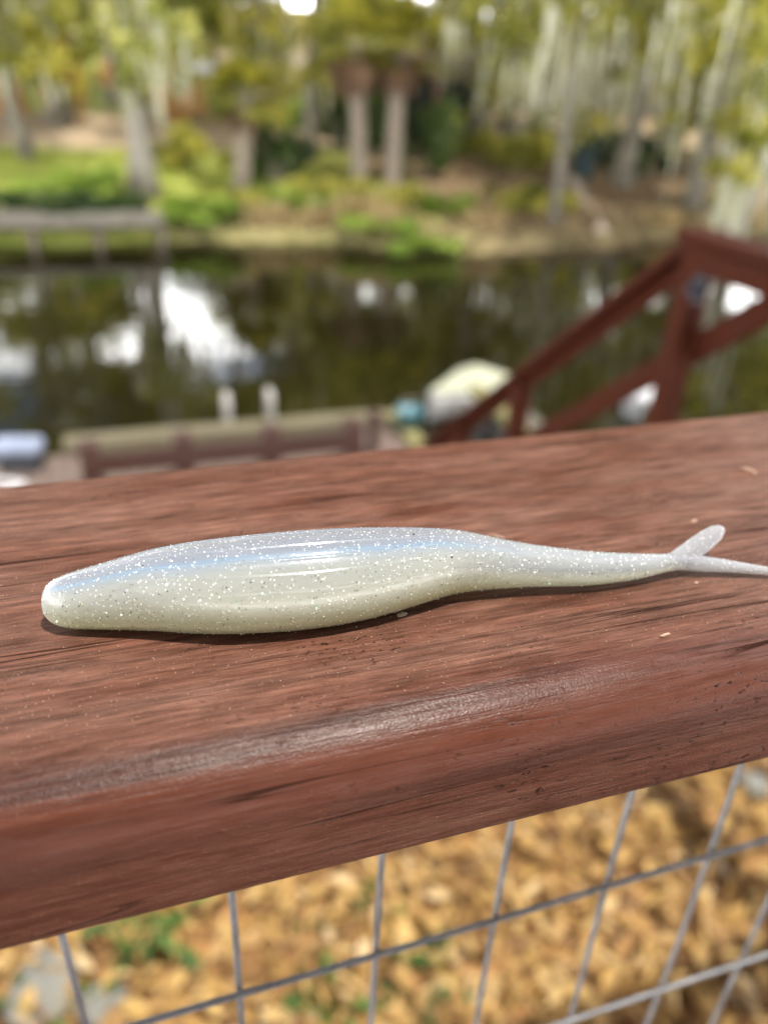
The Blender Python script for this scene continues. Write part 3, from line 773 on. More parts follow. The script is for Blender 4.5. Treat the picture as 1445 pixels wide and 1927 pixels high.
def weed(px, py, label, nl, h_, s):
    b = on_z(px, py, -1.93); b[2] = near_z(b[0], b[1])
    r_ = thing('weed_plant', b, label, 'weed', 'green weeds among the fallen leaves')
    q = []; mbs = MB()
    for k in range(nl):
        a = random.random() * 6.28; hh = random.uniform(.3, 1) * h_; rad = random.uniform(.02, .12)
        p0 = np.array([.3 * rad * math.cos(a), .3 * rad * math.sin(a), .0]); p1 = np.array([rad * math.cos(a), rad * math.sin(a), hh])
        mbs.tube([p0, (p0 + p1) / 2 + [0, 0, .02], p1], [.003, .0025, .0015], 5)
        d = np.array([math.cos(a), math.sin(a), random.uniform(-.5, .2)]); w_ = np.array([-math.sin(a), math.cos(a), 0]); ls = s * random.uniform(.6, 1.2)
        t1 = p1 + d * ls; mid = p1 + d * ls * .45 + np.array([0, 0, .1 * ls])
        q.append([p1, mid + w_ * ls * .25, t1, mid - w_ * ls * .25])
    mbs.build('stem', M['weed_stem'], r_)
    fast_quads('foliage', np.array(q), 4, M['weed'], r_, rng.uniform(0, 1, len(q)))
M['weed_stem'] = simple('weed_stem', (.10, .16, .03), .7)
for a in [(285, 1800, 'tallest leafy green weed by the leftmost wires of the mesh', 22, .24, .07),
          (120, 1915, 'green weed beside the flat pale stone under the railing', 14, .12, .07),
          (655, 1755, 'low green weed seen between two wires left of centre', 8, .07, .05),
          (640, 1915, 'green weed at the bottom edge near the third upright wire', 12, .10, .07),
          (835, 1830, 'yellow green weed in the leaves behind the lowest wire gap', 10, .08, .06),
          (770, 1918, 'broad green weed at the bottom edge right of the centre wire', 8, .07, .06)]: weed(*a)

def stone(px, py, s, label, seed, flat=.35):
    b = on_z(px, py, -1.93); b[2] = near_z(b[0], b[1])
    bm = bmesh.new(); bmesh.ops.create_icosphere(bm, subdivisions=3, radius=1.0)
    for v in bm.verts:
        k_ = 1 + .28 * mnoise.noise(v.co * 1.3 + Vector((seed, 0, 0))) + .08 * mnoise.noise(v.co * 4 + Vector((seed, 2, 0)))
        v.co = Vector((v.co.x * s * k_, v.co.y * s * .8 * k_, max(-.3, v.co.z) * s * flat * k_))
    me = bpy.data.meshes.new('stone'); bm.to_mesh(me); bm.free(); me.polygons.foreach_set('use_smooth', [True] * len(me.polygons))
    o = link_mesh('stone', me, None, M['stone']); o.location = b + np.array([0, 0, .04]); o.rotation_euler = (0, 0, seed); tag(o, label, 'stone', 'pale stones in the leaf litter')
stone(85, 1868, .10, 'flat pale grey stone among leaves at the bottom left corner', 1.3)
stone(195, 1900, .07, 'small grey stone next to the flat stone at bottom left', 2.9)
stone(1415, 1490, .055, 'white stone in the leaves just below the right end of the handrail', 5.1, .7)

# ------------------------------------------------------------------ stair railing at the right
XS = 1.80
top = on_x(1316, 452, XS)
dirv = np.array([0, .79, -.615]); dirv /= np.linalg.norm(dirv)
sr = thing('stair_railing', (XS, top[1], -3.0), 'dark red brown stair railing running down to the dock from a square post', 'railing')
upn = np.cross(np.array([1, 0, 0]), dirv); upn = upn if upn[2] > 0 else -upn
def along_stair(px):
    # point of the sloping rail seen in photo column px
    best = None
    for k in range(0, 400):
        q = top + dirv * k * .012; v = RM.T @ (q - CAM); x = CX + FPX * v[0] / v[2]
        if x <= px: return q
    return q
e1 = along_stair(798)
MB().beam(rel(sr, top + dirv * -.02), rel(sr, e1), .089, .038, up=upn, bev=.006).build('top_rail', M['stair_wood'], sr)
MB().beam(rel(sr, top + dirv * .05 - upn * .046 + [.024, 0, 0]), rel(sr, e1 - upn * .046 + [.024, 0, 0]), .036, .05, up=upn, bev=.004).build('under_rail', M['stair_wood'], sr)
lo = np.array([0, 0, -.385])
MB().beam(rel(sr, top + lo - dirv * .75 + [.055, 0, 0]), rel(sr, e1 + lo + [.055, 0, 0]), .038, .089, up=upn, bev=.004).build('lower_rail', M['stair_wood'], sr)
def post(q, name='post', w=.080, zt=None):
    zt = q[2] - .03 if zt is None else zt
    return MB().box(rel(sr, (q[0], q[1], (zt - 3.0) / 2)), (w, w, zt + 3.0), bev=.005).build(name, M['stair_wood'], sr)
post(top - dirv * .02, zt=top[2] - .006)
post(along_stair(985), zt=along_stair(985)[2] - .045); post(along_stair(872), zt=along_stair(872)[2] - .045)
# level rail from the post back towards the deck
capz = top[2]
MB().beam(rel(sr, (XS, top[1] + .05, capz + .014)), rel(sr, (XS, .45, capz + .014)), .125, .036, bev=.006).build('landing_cap', M['stair_wood'], sr)
MB().beam(rel(sr, (XS - .030, top[1] - .05, capz - .050)), rel(sr, (XS - .030, .45, capz - .050)), .038, .075, bev=.004).build('landing_board', M['stair_wood'], sr)
MB().box(rel(sr, (XS, .50, (capz - 2.2) / 2 - .02)), (.089, .089, capz + 2.2), bev=.005).build('post', M['stair_wood'], sr)
# dark metal bracket on the post
b = on_x(1312, 545, XS - .05)
mb = MB(); mb.box(rel(sr, (XS - .049, b[1], b[2])), (.012, .055, .085), bev=.004); mb.tube([rel(sr, (XS - .056, b[1], b[2])), rel(sr, (XS - .085, b[1], b[2]))], [.022, .016], 12)
mb.build('bracket', M['metal_bolt'], sr)

# ------------------------------------------------------------------ the dock
DZ = -2.62
dock = thing('dock', (.8, 6.2, -3.0), 'low wooden dock with a dark railing and tan edge beam beyond the handrail', 'dock')
pw = .14
xk = -1.25
while xk < 2.12:      # planks run across the dock
    MB().box(rel(dock, (xk + pw / 2, 5.50, DZ - .019)), (pw - .008, 1.20, .036 + random.uniform(0, .004)), bev=.003).build('plank', M['dock_plank'], dock); xk += pw
MB().beam(rel(dock, (-.58, 6.16, DZ + .05)), rel(dock, (2.12, 6.16, DZ + .05)), .20, .10, bev=.008).build('edge_beam', M['dock_beam'], dock)
MB().beam(rel(dock, (2.20, 6.27, DZ + .03)), rel(dock, (2.20, 4.9, DZ + .03)), .13, .09, bev=.008).build('side_beam', M['kerb_beam'], dock)
ra = on_z(150, 885, DZ + .18); 
YR = 5.42
for px in (161, 341, 508, 663):
    q = on_y(px, 800, YR); MB().box(rel(dock, (q[0], YR, DZ + .14)), (.14, .14, .48), bev=.006).build('post', M['dock_rail'], dock)
xa = on_y(155, 860, YR)[0]; xb = on_y(668, 820, YR)[0]
za = on_y(250, 861, YR)[2]
MB().beam(rel(dock, (xa, YR - .06, za)), rel(dock, (xb + .05, YR - .06, za)), .036, .15, bev=.005).build('rail', M['dock_rail'], dock)
qp = on_y(703, 800, 5.55); MB().box(rel(dock, (qp[0], 5.55, DZ + .16)), (.075, .075, .46), bev=.006).build('post', M['dock_rail'], dock)
for x, y in ((-1.0, 5.95), (.6, 5.95), (2.0, 5.95), (-1.0, 5.2), (.6, 5.2), (2.0, 5.2)):
    MB().tube([rel(dock, (x, y, DZ - .06)), rel(dock, (x, y, -4.1))], .09, 12).build('piling', M['piling'], dock)
fd = thing('finger_dock', (3.25, 6.0, -3.0), 'narrow dock finger with a yellowish timber edge seen through the stair railing', 'dock')
MB().beam(rel(fd, (3.21, 6.75, DZ + .03)), rel(fd, (3.21, 4.9, DZ + .03)), .13, .09, bev=.008).build('side_beam', M['kerb_beam'], fd)
yk = 4.95
while yk < 6.7:
    MB().box(rel(fd, (3.40, yk + .07, DZ - .019)), (.26, .132, .036), bev=.003).build('plank', M['grey_plank'], fd); yk += .14
for y in (5.2, 6.5): MB().tube([rel(fd, (3.3, y, DZ - .06)), rel(fd, (3.3, y, -4.1))], .09, 12).build('piling', M['piling'], fd)

lad = thing('dock_ladder', (.95, 6.25, DZ), 'pair of pale hooped ladder handles standing at the far dock edge', 'ladder')
for px in (430, 510):
    q = on_y(px, 790, 6.23); x = q[0]
    pts = [(x, 6.21, DZ - .02)] + [(x, 6.21, DZ + .12)] + [(x, 6.21 + .07 * (1 - math.cos(a)), DZ + .27 + .07 * math.sin(a)) for a in np.linspace(0, math.pi, 10)] + [(x, 6.35, DZ + .1), (x, 6.35, -3.9)]
    MB().tube([rel(lad, p_) for p_ in pts], .029, 12).build('handle', M['aluminium'], lad)
for z in (-2.85, -3.15, -3.45):
    MB().tube([rel(lad, (on_y(430, 790, 6.23)[0], 6.35, z)), rel(lad, (on_y(510, 790, 6.23)[0], 6.35, z))], .018, 10).build('rung', M['aluminium'], lad)

# ------------------------------------------------------------------ boats and small things by the dock
def hull(name, o, L_, B_, H_, pts, parent, material, flat=.8):
    """open hull, bow at +x: outer skin and thickness"""
    K, A = 26, 17; vs_ = []
    for i in range(K):
        s = i / (K - 1); bw = B_ / 2 * (1 - max(0, (s - .25) / .75) ** 1.05 * .98); zz = H_ * (.9 + .22 * max(0, s - .5) ** 1.5)
        for j in range(A):
            a = math.pi * j / (A - 1)
            yy = -math.cos(a); yy = math.copysign(abs(yy) ** .6, yy); hh = 1 - math.sin(a) ** flat
            vs_.append((L_ * (s - .5), bw * yy * (1 if hh > .0 else 1), zz * hh + .02 * s))
    fs_ = [(i * A + j, i * A + j + 1, (i + 1) * A + j + 1, (i + 1) * A + j) for i in range(K - 1) for j in range(A - 1)]
    fs_.append(tuple(range(A - 1, -1, -1)))
    ob = from_arrays(name, vs_, fs_, material, parent, True)
    md = ob.modifiers.new('wall', 'SOLIDIFY'); md.thickness = .03; md.offset = 1
    return ob
# cream-decked dinghy
cb = on_z(862, 715, -2.68)
dg = thing('dinghy', (cb[0] + .08, cb[1] - .08, -2.98), 'small cream decked dinghy with a grey hull floating beside the dock', 'boat'); dg.rotation_euler = (0, 0, R(205))
hull('hull', None, 1.10, .70, .27, None, dg, M['grey_hull'])
K = 16; vs_ = []; fs_ = []
for i in range(K):
    s = i / (K - 1); bw = .39 * (1 - max(0, (s - .25) / .75) ** 1.05 * .98) + .01; zz = .27 * (.9 + .22 * max(0, s - .5) ** 1.5) + .02 * s + .012
    for q, cam_ in ((-1, 0), (-.5, .004), (0, .006), (.5, .004), (1, 0)): vs_.append((1.12 * (s - .5), bw * q * .95, zz + cam_))
fs_ = [(i * 5 + j, i * 5 + j + 1, (i + 1) * 5 + j + 1, (i + 1) * 5 + j) for i in range(K - 1) for j in range(4)]
dko = from_arrays('foredeck', vs_, fs_, M['cream_paint'], dg, True); md = dko.modifiers.new('wall', 'SOLIDIFY'); md.thickness = .03; md.offset = -1
MB().box((-.38, 0, .275), (.22, .40, .06), bev=.02).build('seat_box', M['cream_paint'], dg)

# white skiff at the left edge
wb = on_z(20, 880, -2.66)
wk = thing('skiff', (wb[0] - .80, wb[1] - .22, -3.07), 'white boat with a black seat, mostly cut off by the left edge of the photo', 'boat'); wk.rotation_euler = (0, 0, R(-12))
def wl(px, py, z):
    q = on_z(px, py, z) - np.array(wk.location); c_, s_ = math.cos(R(12)), math.sin(R(12))
    return np.array([q[0] * c_ - q[1] * s_, q[0] * s_ + q[1] * c_, q[2]])
hull('hull', None, 1.9, 1.05, .46, None, wk, M['white_paint'])
MB().box(wl(44, 874, -2.60), (.30, .22, .16), bev=.03).build('seat', M['black_vinyl'], wk)
MB().box(wl(34, 840, -2.50), (.36, .22, .11), bev=.04).build('seat_cover', M['blue_cover'], wk)
MB().box((.52, 0, .435), (.40, .6, .025), bev=.008).build('foredeck', M['white_paint'], wk)

def bucket(px, py, z, label):
    c = on_z(px, py, z); r_ = thing('bucket', (c[0], c[1], z), label, 'bucket')
    MB().lathe((0, 0, 0), [(.0, 0), (.085, 0), (.11, .21), (.118, .21), (.118, .225), (.104, .225), (.08, .02), (.0, .015)], 28).build('pail', M['turquoise'], r_)
    MB().tube([(.118 * math.cos(a), .02, .215 + .10 * math.sin(a)) for a in np.linspace(0, math.pi, 14)], .004, 8).build('handle', M['aluminium'], r_)
bucket(768, 816, DZ + .0, 'turquoise plastic bucket at the corner of the dock')
c = on_z(1190, 770, -2.95); by = thing('white_blob', (c[0], c[1], -3.0), 'white rounded buoy on the water behind the stair railing', 'blob')  # white rounded object; what the white blob is stays undecided
MB().lathe((0, 0, -.1), [(0, 0), (.09, .0), (.10, .12), (.12, .2), (.19, .27), (.20, .34), (.17, .40), (.09, .43), (0, .435)], 28).build('float', M['white_paint'], by)
MB().tube([(.03 * math.cos(a), 0, .335 + .035 * math.sin(a)) for a in np.linspace(0, math.pi, 9)], .008, 8).build('ring', M['aluminium'], by)

# ------------------------------------------------------------------ far bank: dock, shelter, bin, plank, garden post
fw = thing('bank_dock', (-1.5, 16.6, -3.0), 'long grey dock along the far bank at the left, dark beneath', 'dock')
x = -7.5
while x < .9:
    MB().box(rel(fw, (x + .14, 16.75, -2.53)), (.27, 1.1, .05), bev=.006).build('plank', M['grey_plank'], fw); x += .28
MB().beam(rel(fw, (-7.5, 16.23, -2.57)), rel(fw, (.9, 16.23, -2.57)), .05, .14, bev=.006).build('fascia', M['grey_plank'], fw)
for x in np.arange(-7.2, 1.0, 1.15):
    MB().tube([rel(fw, (x, 16.32, -2.57)), rel(fw, (x, 16.32, -4.0))], .085, 10).build('piling', M['piling'], fw)

sb = at_dist(790, 30.0)
sh = thing('shelter', sb, 'open shelter with a pinkish brown roof and dark interior behind the twin palms', 'shelter')
th = math.atan2(sb[0], sb[1]); ax = np.array([[math.cos(th), -math.sin(th), 0], [math.sin(th), math.cos(th), 0], [0, 0, 1]])
def lo_(p_): return np.array(p_, float) @ ax
MB().box(lo_((0, 1.2, 1.0)), (3.9, .1, 2.0), ax=ax).build('back_wall', M['shed_wall'], sh)  # dark sheet in place of the shade beneath the roof
for x in (-1.9, .45, 1.9):
    MB().box(lo_((x, -1.0, 1.0)), (.16, .16, 2.0), ax=ax, bev=.01).build('post', M['red_post'], sh)
for sgn in (-1, 1):
    a_ = R(20) * sgn; rx_ = np.array([[1, 0, 0], [0, math.cos(a_), -math.sin(a_)], [0, math.sin(a_), math.cos(a_)]])
    MB().box(lo_((0, .1 + sgn * .83, 2.30)), (4.5, 1.80, .08), ax=rx_.T @ ax if sgn > 0 else rx_.T @ ax, bev=.01).build('roof_panel', M['roof'], sh)
for x in (-1.95, 1.95): MB().box(lo_((x, .1, 1.0)), (.06, 2.2, 2.0), ax=ax).build('side_wall', M['shed_wall'], sh)

bb = hit_bank(1093, 338)
bn = thing('waste_bin', bb, 'dark teal wheeled bin standing under the oaks on the far bank', 'bin')
MB().box((0, 0, .40), (.52, .52, .72), bev=.04).build('tub', M['bin'], bn); MB().box((0, -.02, .79), (.58, .6, .06), bev=.02).build('lid', M['bin'], bn)
for s in (-1, 1): MB().tube([(s * .22 - .03, .28, .1), (s * .22 + .03, .28, .1)], .1, 14).build('wheel', M['black_vinyl'], bn)
pa = hit_bank(1130, 440); pb = hit_bank(1075, 345)
MBp = MB().beam(pa + [0, 0, .04], pb + [0, 0, .16], .26, .05, bev=.01).build('gangplank', M['plank_pale'], None)
tag(MBp, 'long pale plank lying on the bank from the bin down to the water', 'plank')
gp = hit_bank(388, 210)
g_ = thing('garden_post', gp, 'brown garden post with a white rounded cap beside the orange bush', 'post')
q = on_y(388, 140, gp[1])
hh = q[2] - gp[2]
MB().box((0, 0, hh / 2), (.22, .22, hh), bev=.01).build('shaft', M['red_post'], g_)
MB().lathe((0, 0, hh), [(0, -.02), (.2, 0), (.36, .10), (.38, .24), (.28, .38), (.1, .45), (0, .46)], 20).build('cap', M['white_paint'], g_)

# ------------------------------------------------------------------ vegetation
def clump_quads(centres, radii, counts, size, flatten=1.0):
    out = []; tint = []
    for c, r_, k in zip(centres, radii, counts):
        d = rng.normal(size=(k, 3)); d /= np.linalg.norm(d, axis=1)[:, None]
        rr2 = rng.uniform(.25, 1.0, k) ** .5
        pos = np.array(c) + d * rr2[:, None] * np.array(r_)
        nrm = rng.normal(size=(k, 3)) + np.array([0, 0, .5]); nrm /= np.linalg.norm(nrm, axis=1)[:, None]
        u = np.cross(nrm, rng.normal(size=(k, 3))); u /= np.linalg.norm(u, axis=1)[:, None]; w_ = np.cross(nrm, u)
        s = size * rng.uniform(.6, 1.3, k)[:, None]
        out.append(np.stack([pos - u * s, pos + w_ * s * .55, pos + u * s, pos - w_ * s * .55], 1))
        tint.append(np.clip(rng.normal(rng.uniform(.15, .9), .2, k), 0, 1))
    return np.concatenate(out), np.concatenate(tint)
def moss_quads(pts, lmin, lmax, w):
    out = []; 
    for p_ in pts:
        ln = min(random.uniform(lmin, lmax), max(.25, (p_[2] - 1.1) * .8)); a = random.random() * 3.14; k = 4
        sway = np.array([random.uniform(-.1, .1), random.uniform(-.1, .1), 0])
        for i in range(k):
            w0 = w * (1 - i / k) * random.uniform(.8, 1.2); w1 = w * (1 - (i + 1) / k) + .01
            u = np.array([math.cos(a), math.sin(a), 0])
            a0 = np.array(p_) + sway * i / k - [0, 0, ln * i / k]; a1 = np.array(p_) + sway * (i + 1) / k - [0, 0, ln * (i + 1) / k]
            out.append([a0 - u * w0, a0 + u * w0, a1 + u * w1, a1 - u * w1])
    return np.array(out)

def tree(base, height, tr, label, lean=(0, 0), crown_mat='leaf_olive', bark='bark_grey', clumps=None, dens=130, leaf=.13, moss=0, name='oak_tree', flare=1.5, mosslen=(.5, 1.4), group=None, nlimb=7, mossw=.06):
    """clumps: (dx, dy, z above base, rx, ry, rz) of foliage masses; each limb ends in one"""
    o = thing(name, base, label, 'tree', group)
    k = 9; pts = []; rad = []
    for i in range(k):
        s = i / (k - 1)
        pts.append((lean[0] * s + .06 * math.sin(3 * s + base[0]), lean[1] * s + .06 * math.cos(4 * s), height * s - .15 * (i == 0)))
        rad.append(tr * ((1 - .55 * s) + (flare - 1) * max(0, 1 - s * 6)))
    mb = MB(); mb.tube(pts, rad, 14, wob=.05); mb.build('trunk', M[bark], o)
    lb = MB()
    for c in clumps[:nlimb * 2] + clumps[nlimb * 2::5]:
        s = random.uniform(.55, .95); i = int(s * (k - 1)); st_ = np.array(pts[i]); en = np.array(c[:3]) - [0, 0, c[5] * .3]
        mid = (st_ + en) / 2 + np.array([random.uniform(-.3, .3), random.uniform(-.3, .3), .25])
        lb.tube([st_, mid, en], [rad[i] * .5, rad[i] * .3, rad[i] * .1 + .01], 8, cap=False)
    lb.build('limbs', M[bark], o)
    vol = [c[3] * c[4] * c[5] for c in clumps]
    Q_, T_ = clump_quads([c[:3] for c in clumps], [c[3:6] for c in clumps], [max(40, int(dens * v ** .72)) for v in vol], leaf)
    cr_ = fast_quads('crown', Q_, 4, M[crown_mat], o, T_)
    if moss:
        mp2 = []
        for _ in range(moss):
            c = random.choice(clumps); mp2.append((c[0] + random.uniform(-1, 1) * c[3], c[1] + random.uniform(-1, 1) * c[4], c[2] - random.uniform(0, .8) * c[5]))
        mq = moss_quads(mp2, *mosslen, mossw)
        tag(fast_quads('moss', mq, 4, M['moss'], o, rng.uniform(0, 1, len(mq))), kind='stuff')
    return o
def low(base, lst, dy=0.0):
    """foliage masses on low limbs, given by photo column, photo row and radius, at the tree's own distance"""
    out = []
    for (px, py, r_) in lst:
        q = on_y(px, py, base[1] + dy + random.uniform(-.8, .8)); 
        for _ in range(6):
            rr3 = r_ * random.uniform(.28, .6); g3 = [random.gauss(0, r_ * .55) for _ in range(3)]
            out.append((q[0] - base[0] + g3[0], q[1] - base[1] + g3[1], q[2] - base[2] + g3[2] * .9, rr3, rr3, rr3 * random.uniform(.6, 1.5)))
    return out
def rand_clumps(n_, spread, z0, z1, rmin, rmax, cx=0, cy=0, rnd=None):
    q = rnd or random; out = []
    for _ in range(n_):
        a = q.random() * 6.28; d = spread * q.random() ** .6; r_ = q.uniform(rmin, rmax)
        out.append((cx + d * math.cos(a), cy + d * math.sin(a), q.uniform(z0, z1), r_, r_, r_ * q.uniform(.6, .9)))
    return out

# palms -----------------------------------------------------------------
def palm(px, py, ptop, dist_scale, label, fr=26, dead=22, droop=1.0, cr=1.5, lean=0):
    b = hit_bank(px, py); q = on_y(ptop[0], ptop[1], b[1]); h_ = q[2] - b[2]; dx = q[0] - b[0]
    o = thing('palm_tree', b, label, 'palm tree', 'palms on the far bank')
    pts = []; rad = []
    for i in range(30):
        s = i / 29; pts.append((dx * s, 0, h_ * s - .1 * (i == 0))); rad.append(.21 * (1 - .18 * s) * (1 + .09 * (i % 2)) * (1.25 if i == 0 else 1))
    MB().tube(pts, rad, 14, wob=.05).build('trunk', M['bark_palm'], o)
    ctr = np.array([dx, 0, h_])
    def fronds(n_, e0, e1, ln, material, nm):
        out = []
        for _ in range(n_):
            a = random.random() * 6.28; el = R(random.uniform(e0, e1)); L_ = ln * random.uniform(.75, 1.1)
            d = np.array([math.cos(a) * math.cos(el), math.sin(a) * math.cos(el), math.sin(el)])
            w_ = np.array([-math.sin(a), math.cos(a), 0]); up = np.cross(d, w_)
            hub = ctr + d * L_ * .45 - np.array([0, 0, .1 * droop])
            out.append([ctr - w_ * .02, ctr + w_ * .02, hub + w_ * .02, hub - w_ * .02])
            for k in range(15):      # fan of leaflets
                fa = R(-85 + 170 * k / 14); dd = d * math.cos(fa) + w_ * math.sin(fa); l2 = L_ * .62 * (1 - .25 * abs(fa) / 1.5)
                m1 = hub + dd * l2 * .55; tip = hub + dd * l2 - np.array([0, 0, .28 * l2 * droop]); pw_ = np.cross(dd, up) ; pw_ /= np.linalg.norm(pw_)
                out.append([hub, m1 + pw_ * .045, tip, m1 - pw_ * .045])
        fast_quads(nm, np.array(out), 4, M[material], o, np.clip(rng.normal(.5, .25, len(out)), 0, 1))
    fronds(fr, -25, 75, cr, 'frond', 'crown')
    if dead: fronds(dead, -85, -35, cr * .62, 'dead_frond', 'dead_fronds')
    return o
palm(455, 352, (462, 180), 1, 'palm with a low olive crown, left of the twin palms', 34, 6, 1.1, 1.3)
palm(677, 345, (668, 78), 1, 'palm with brown dead fronds, left one of the close pair', 26, 26, 1.0, 1.5)
palm(738, 345, (752, 84), 1, 'palm with brown dead fronds, right one of the close pair', 26, 26, 1.0, 1.5)

# near trees -------------------------------------------------------------
b = hit_bank(268, 372)
tree(b, 8.5, .20, 'pale grey cypress with a flared base near the left end of the bank dock', (.1, .3), 'leaf_far', 'bark_pale',
     rand_clumps(9, 2.0, 6.4, 9.5, .7, 1.2) + low(b, [(272, 50, .55), (245, 110, .5), (292, 110, .45), (232, 40, .55), (300, 25, .45), (262, 165, .35)], -.7), 220, .10, 60, 'cypress_tree', 2.0, (.6, 1.6))
b = at_dist(60, 24)
tree(b, 8.0, .17, 'leaning grey tree with yellowish leaves at the far left', (-1.3, .3), 'leaf_olive', 'bark_grey',
     rand_clumps(10, 2.6, 4.6, 8.5, .8, 1.3) + low(b, [(30, 60, .9), (95, 40, .9), (150, 95, .7), (40, 125, .6), (200, 50, .7), (0, 15, .8), (90, 130, .5)]), 240, .12, 40, 'oak_tree')
b = at_dist(480, 27)
tree(b, 7.5, .2, 'olive oak behind the low palm', (.3, 0), 'leaf_olive', 'bark_grey',
     rand_clumps(16, 2.8, 8.0, 13.0, 1.0, 1.6) + low(b, [(500, 110, .7), (545, 60, .8), (470, 40, .7), (560, 150, .5)]), 260, .12, 40, 'oak_tree')
b = at_dist(585, 24)
tree(b, 8.0, .16, 'slender oak left of the twin palms', (.2, .2), 'leaf_olive', 'bark_grey',
     rand_clumps(10, 2.2, 5.2, 9.5, .8, 1.3) + low(b, [(590, 40, .8), (625, 100, .7), (650, 30, .7), (600, 160, .5)]), 260, .11, 60, 'oak_tree')
b = at_dist(900, 27)
tree(b, 8.5, .22, 'oak hung with moss to the right of the shelter', (.2, .2), 'leaf_olive', 'bark_grey',
     rand_clumps(16, 3.2, 4.6, 10.0, .9, 1.5) + low(b, [(900, 60, .9), (960, 40, .9), (1000, 120, .9), (935, 150, .8), (1020, 210, .7), (930, 220, .7), (860, 25, .7)]), 260, .12, 150, 'oak_tree', mosslen=(.6, 1.8))
b = hit_bank(1042, 425)
tree(b, 6.5, .10, 'thin dark footed tree near the water in front of the oaks', (.1, .2), 'leaf_olive', 'bark_grey',
     rand_clumps(8, 1.5, 3.2, 7.2, .6, 1.0), 240, .11, 70, 'oak_tree', 1.3)
b = hit_bank(1165, 350)
tree(b, 8.5, .24, 'mossy oak with a leaning trunk beside the waste bin', (.9, .6), 'leaf_olive', 'bark_grey',
     rand_clumps(16, 3.3, 4.6, 10.0, .9, 1.4) + low(b, [(1080, 60, .8), (1120, 120, .8), (1060, 190, .7), (1100, 240, .6), (1190, 60, .7), (1145, 25, .7), (1060, 110, .6)], -.5), 260, .12, 190, 'oak_tree', 1.4, (.7, 2.2))
b = hit_bank(1300, 395)
tree(b, 8.0, .22, 'moss draped oak behind the top of the stair post', (.5, .4), 'leaf_olive', 'bark_grey',
     rand_clumps(14, 2.8, 3.8, 9.0, .8, 1.3) + low(b, [(1250, 60, .7), (1290, 140, .7), (1330, 90, .7), (1265, 220, .6), (1350, 200, .6), (1310, 285, .5)]), 260, .12, 120, 'oak_tree', 1.4, (.6, 1.7))
b = at_dist(1420, 17.5)
tree(b, 8.0, .2, 'moss draped oak at the right edge of the photo', (.3, .4), 'leaf_olive', 'bark_grey',
     rand_clumps(14, 2.8, 3.6, 9.0, .8, 1.3) + low(b, [(1400, 60, .7), (1440, 150, .7), (1400, 250, .6), (1385, 310, .5)]), 260, .12, 80, 'oak_tree', 1.4, (.8, 2.4))
b = at_dist(1010, 31)
tree(b, 9, .25, 'bright oak behind the thin tree', (0, 0), 'leaf_far', 'bark_grey', rand_clumps(16, 3.6, 2.2, 10, 1.0, 1.6), 240, .14, 60, 'oak_tree')
for px, d_, x0, lab in ((120, 31, 0, 'tall oak with a high crown behind the leaning grey tree'), (225, 38, 0, 'tall oak with a high crown behind the cypress'), (530, 33, 0, 'tall oak with a high crown behind the low palm'),
                        (650, 35, 0, 'tall oak with a high crown behind the shelter roof'), (800, 36, 1, 'tall oak with a high crown right of the shelter'), (950, 34, 1, 'tall oak with a high crown behind the thin tree'), (1130, 30, 1, 'tall oak with a high crown behind the leaning oak'), (1330, 31, 1, 'tall oak with a high crown behind the moss draped oaks')):
    b = at_dist(px, d_)
    tree(b, 13, .22, lab, (.3, .2), 'leaf_olive', 'bark_grey', rand_clumps(24, 4.8, 9.5 - 4 * x0, 21, 1.5, 2.4), 420, .19, 40, 'oak_tree', nlimb=5)
b = at_dist(462, 40)
tree(b, 14, .2, 'tall oak leaning left high behind the low palm', (-1.6, .2), 'leaf_olive', 'bark_grey', rand_clumps(26, 4.6, 11.0, 23, 1.5, 2.3, cx=-3.0), 420, .19, 0, 'oak_tree', nlimb=5)
# out to the sides, seen from a step aside
for px, d_, lab in ((-260, 22, 'oak beyond the left edge of the photo'), (1640, 21, 'oak beyond the right edge of the photo')):
    b = at_dist(px, d_); tree(b, 8.5, .24, lab, (.2, .3), 'leaf_olive', 'bark_grey', rand_clumps(16, 3.4, 2.6, 10.0, .9, 1.4), 130, .14, 120, 'oak_tree')

# the row of trees behind the lawn
labs = {0: 'pale green bushy tree', 1: 'olive bushy tree', 2: 'yellow green bushy tree'}
far_px = [(-420, 60), (-230, 52), (-70, 58), (60, 47), (175, 60), (300, 50), (410, 62), (520, 52), (640, 60), (760, 50), (880, 58), (1000, 48), (1120, 57), (1250, 49), (1380, 56), (1520, 50), (1700, 56)]
places = ['far beyond the left edge', 'well left of the left edge', 'just outside the left edge', 'behind the leaning grey tree', 'behind the bare path', 'behind the cypress top', 'behind the garden post', 'behind the low palm',
          'behind the slender oak', 'behind the twin palms', 'behind the shelter', 'behind the moss hung oak', 'behind the bin', 'behind the leaning oak', 'behind the stair post', 'outside the right edge', 'far outside the right edge']
for k, ((px, d_), pl) in enumerate(zip(far_px, places)):
    b = at_dist(px, d_); hgt = (5.0 if px in (300, 410) else 10.0 if px < 700 else 11.5) + 1.8 * random.random() + (d_ - 50) * .12
    rr3 = random.Random(100 + k)
    cl = rand_clumps(15, 4.0, 1.0, hgt - 1.0, 1.3, 2.2, rnd=rr3)
    tree(b, hgt * .7, .3, labs[k % 3] + ' of the far row, ' + pl, (0, 0), ('leaf_far', 'leaf_olive', 'leaf_far')[k % 3], 'bark_grey', cl, 150, .22, 20 if px > 800 else 0, 'broadleaf_tree', group='tree row beyond the lawn', nlimb=4)

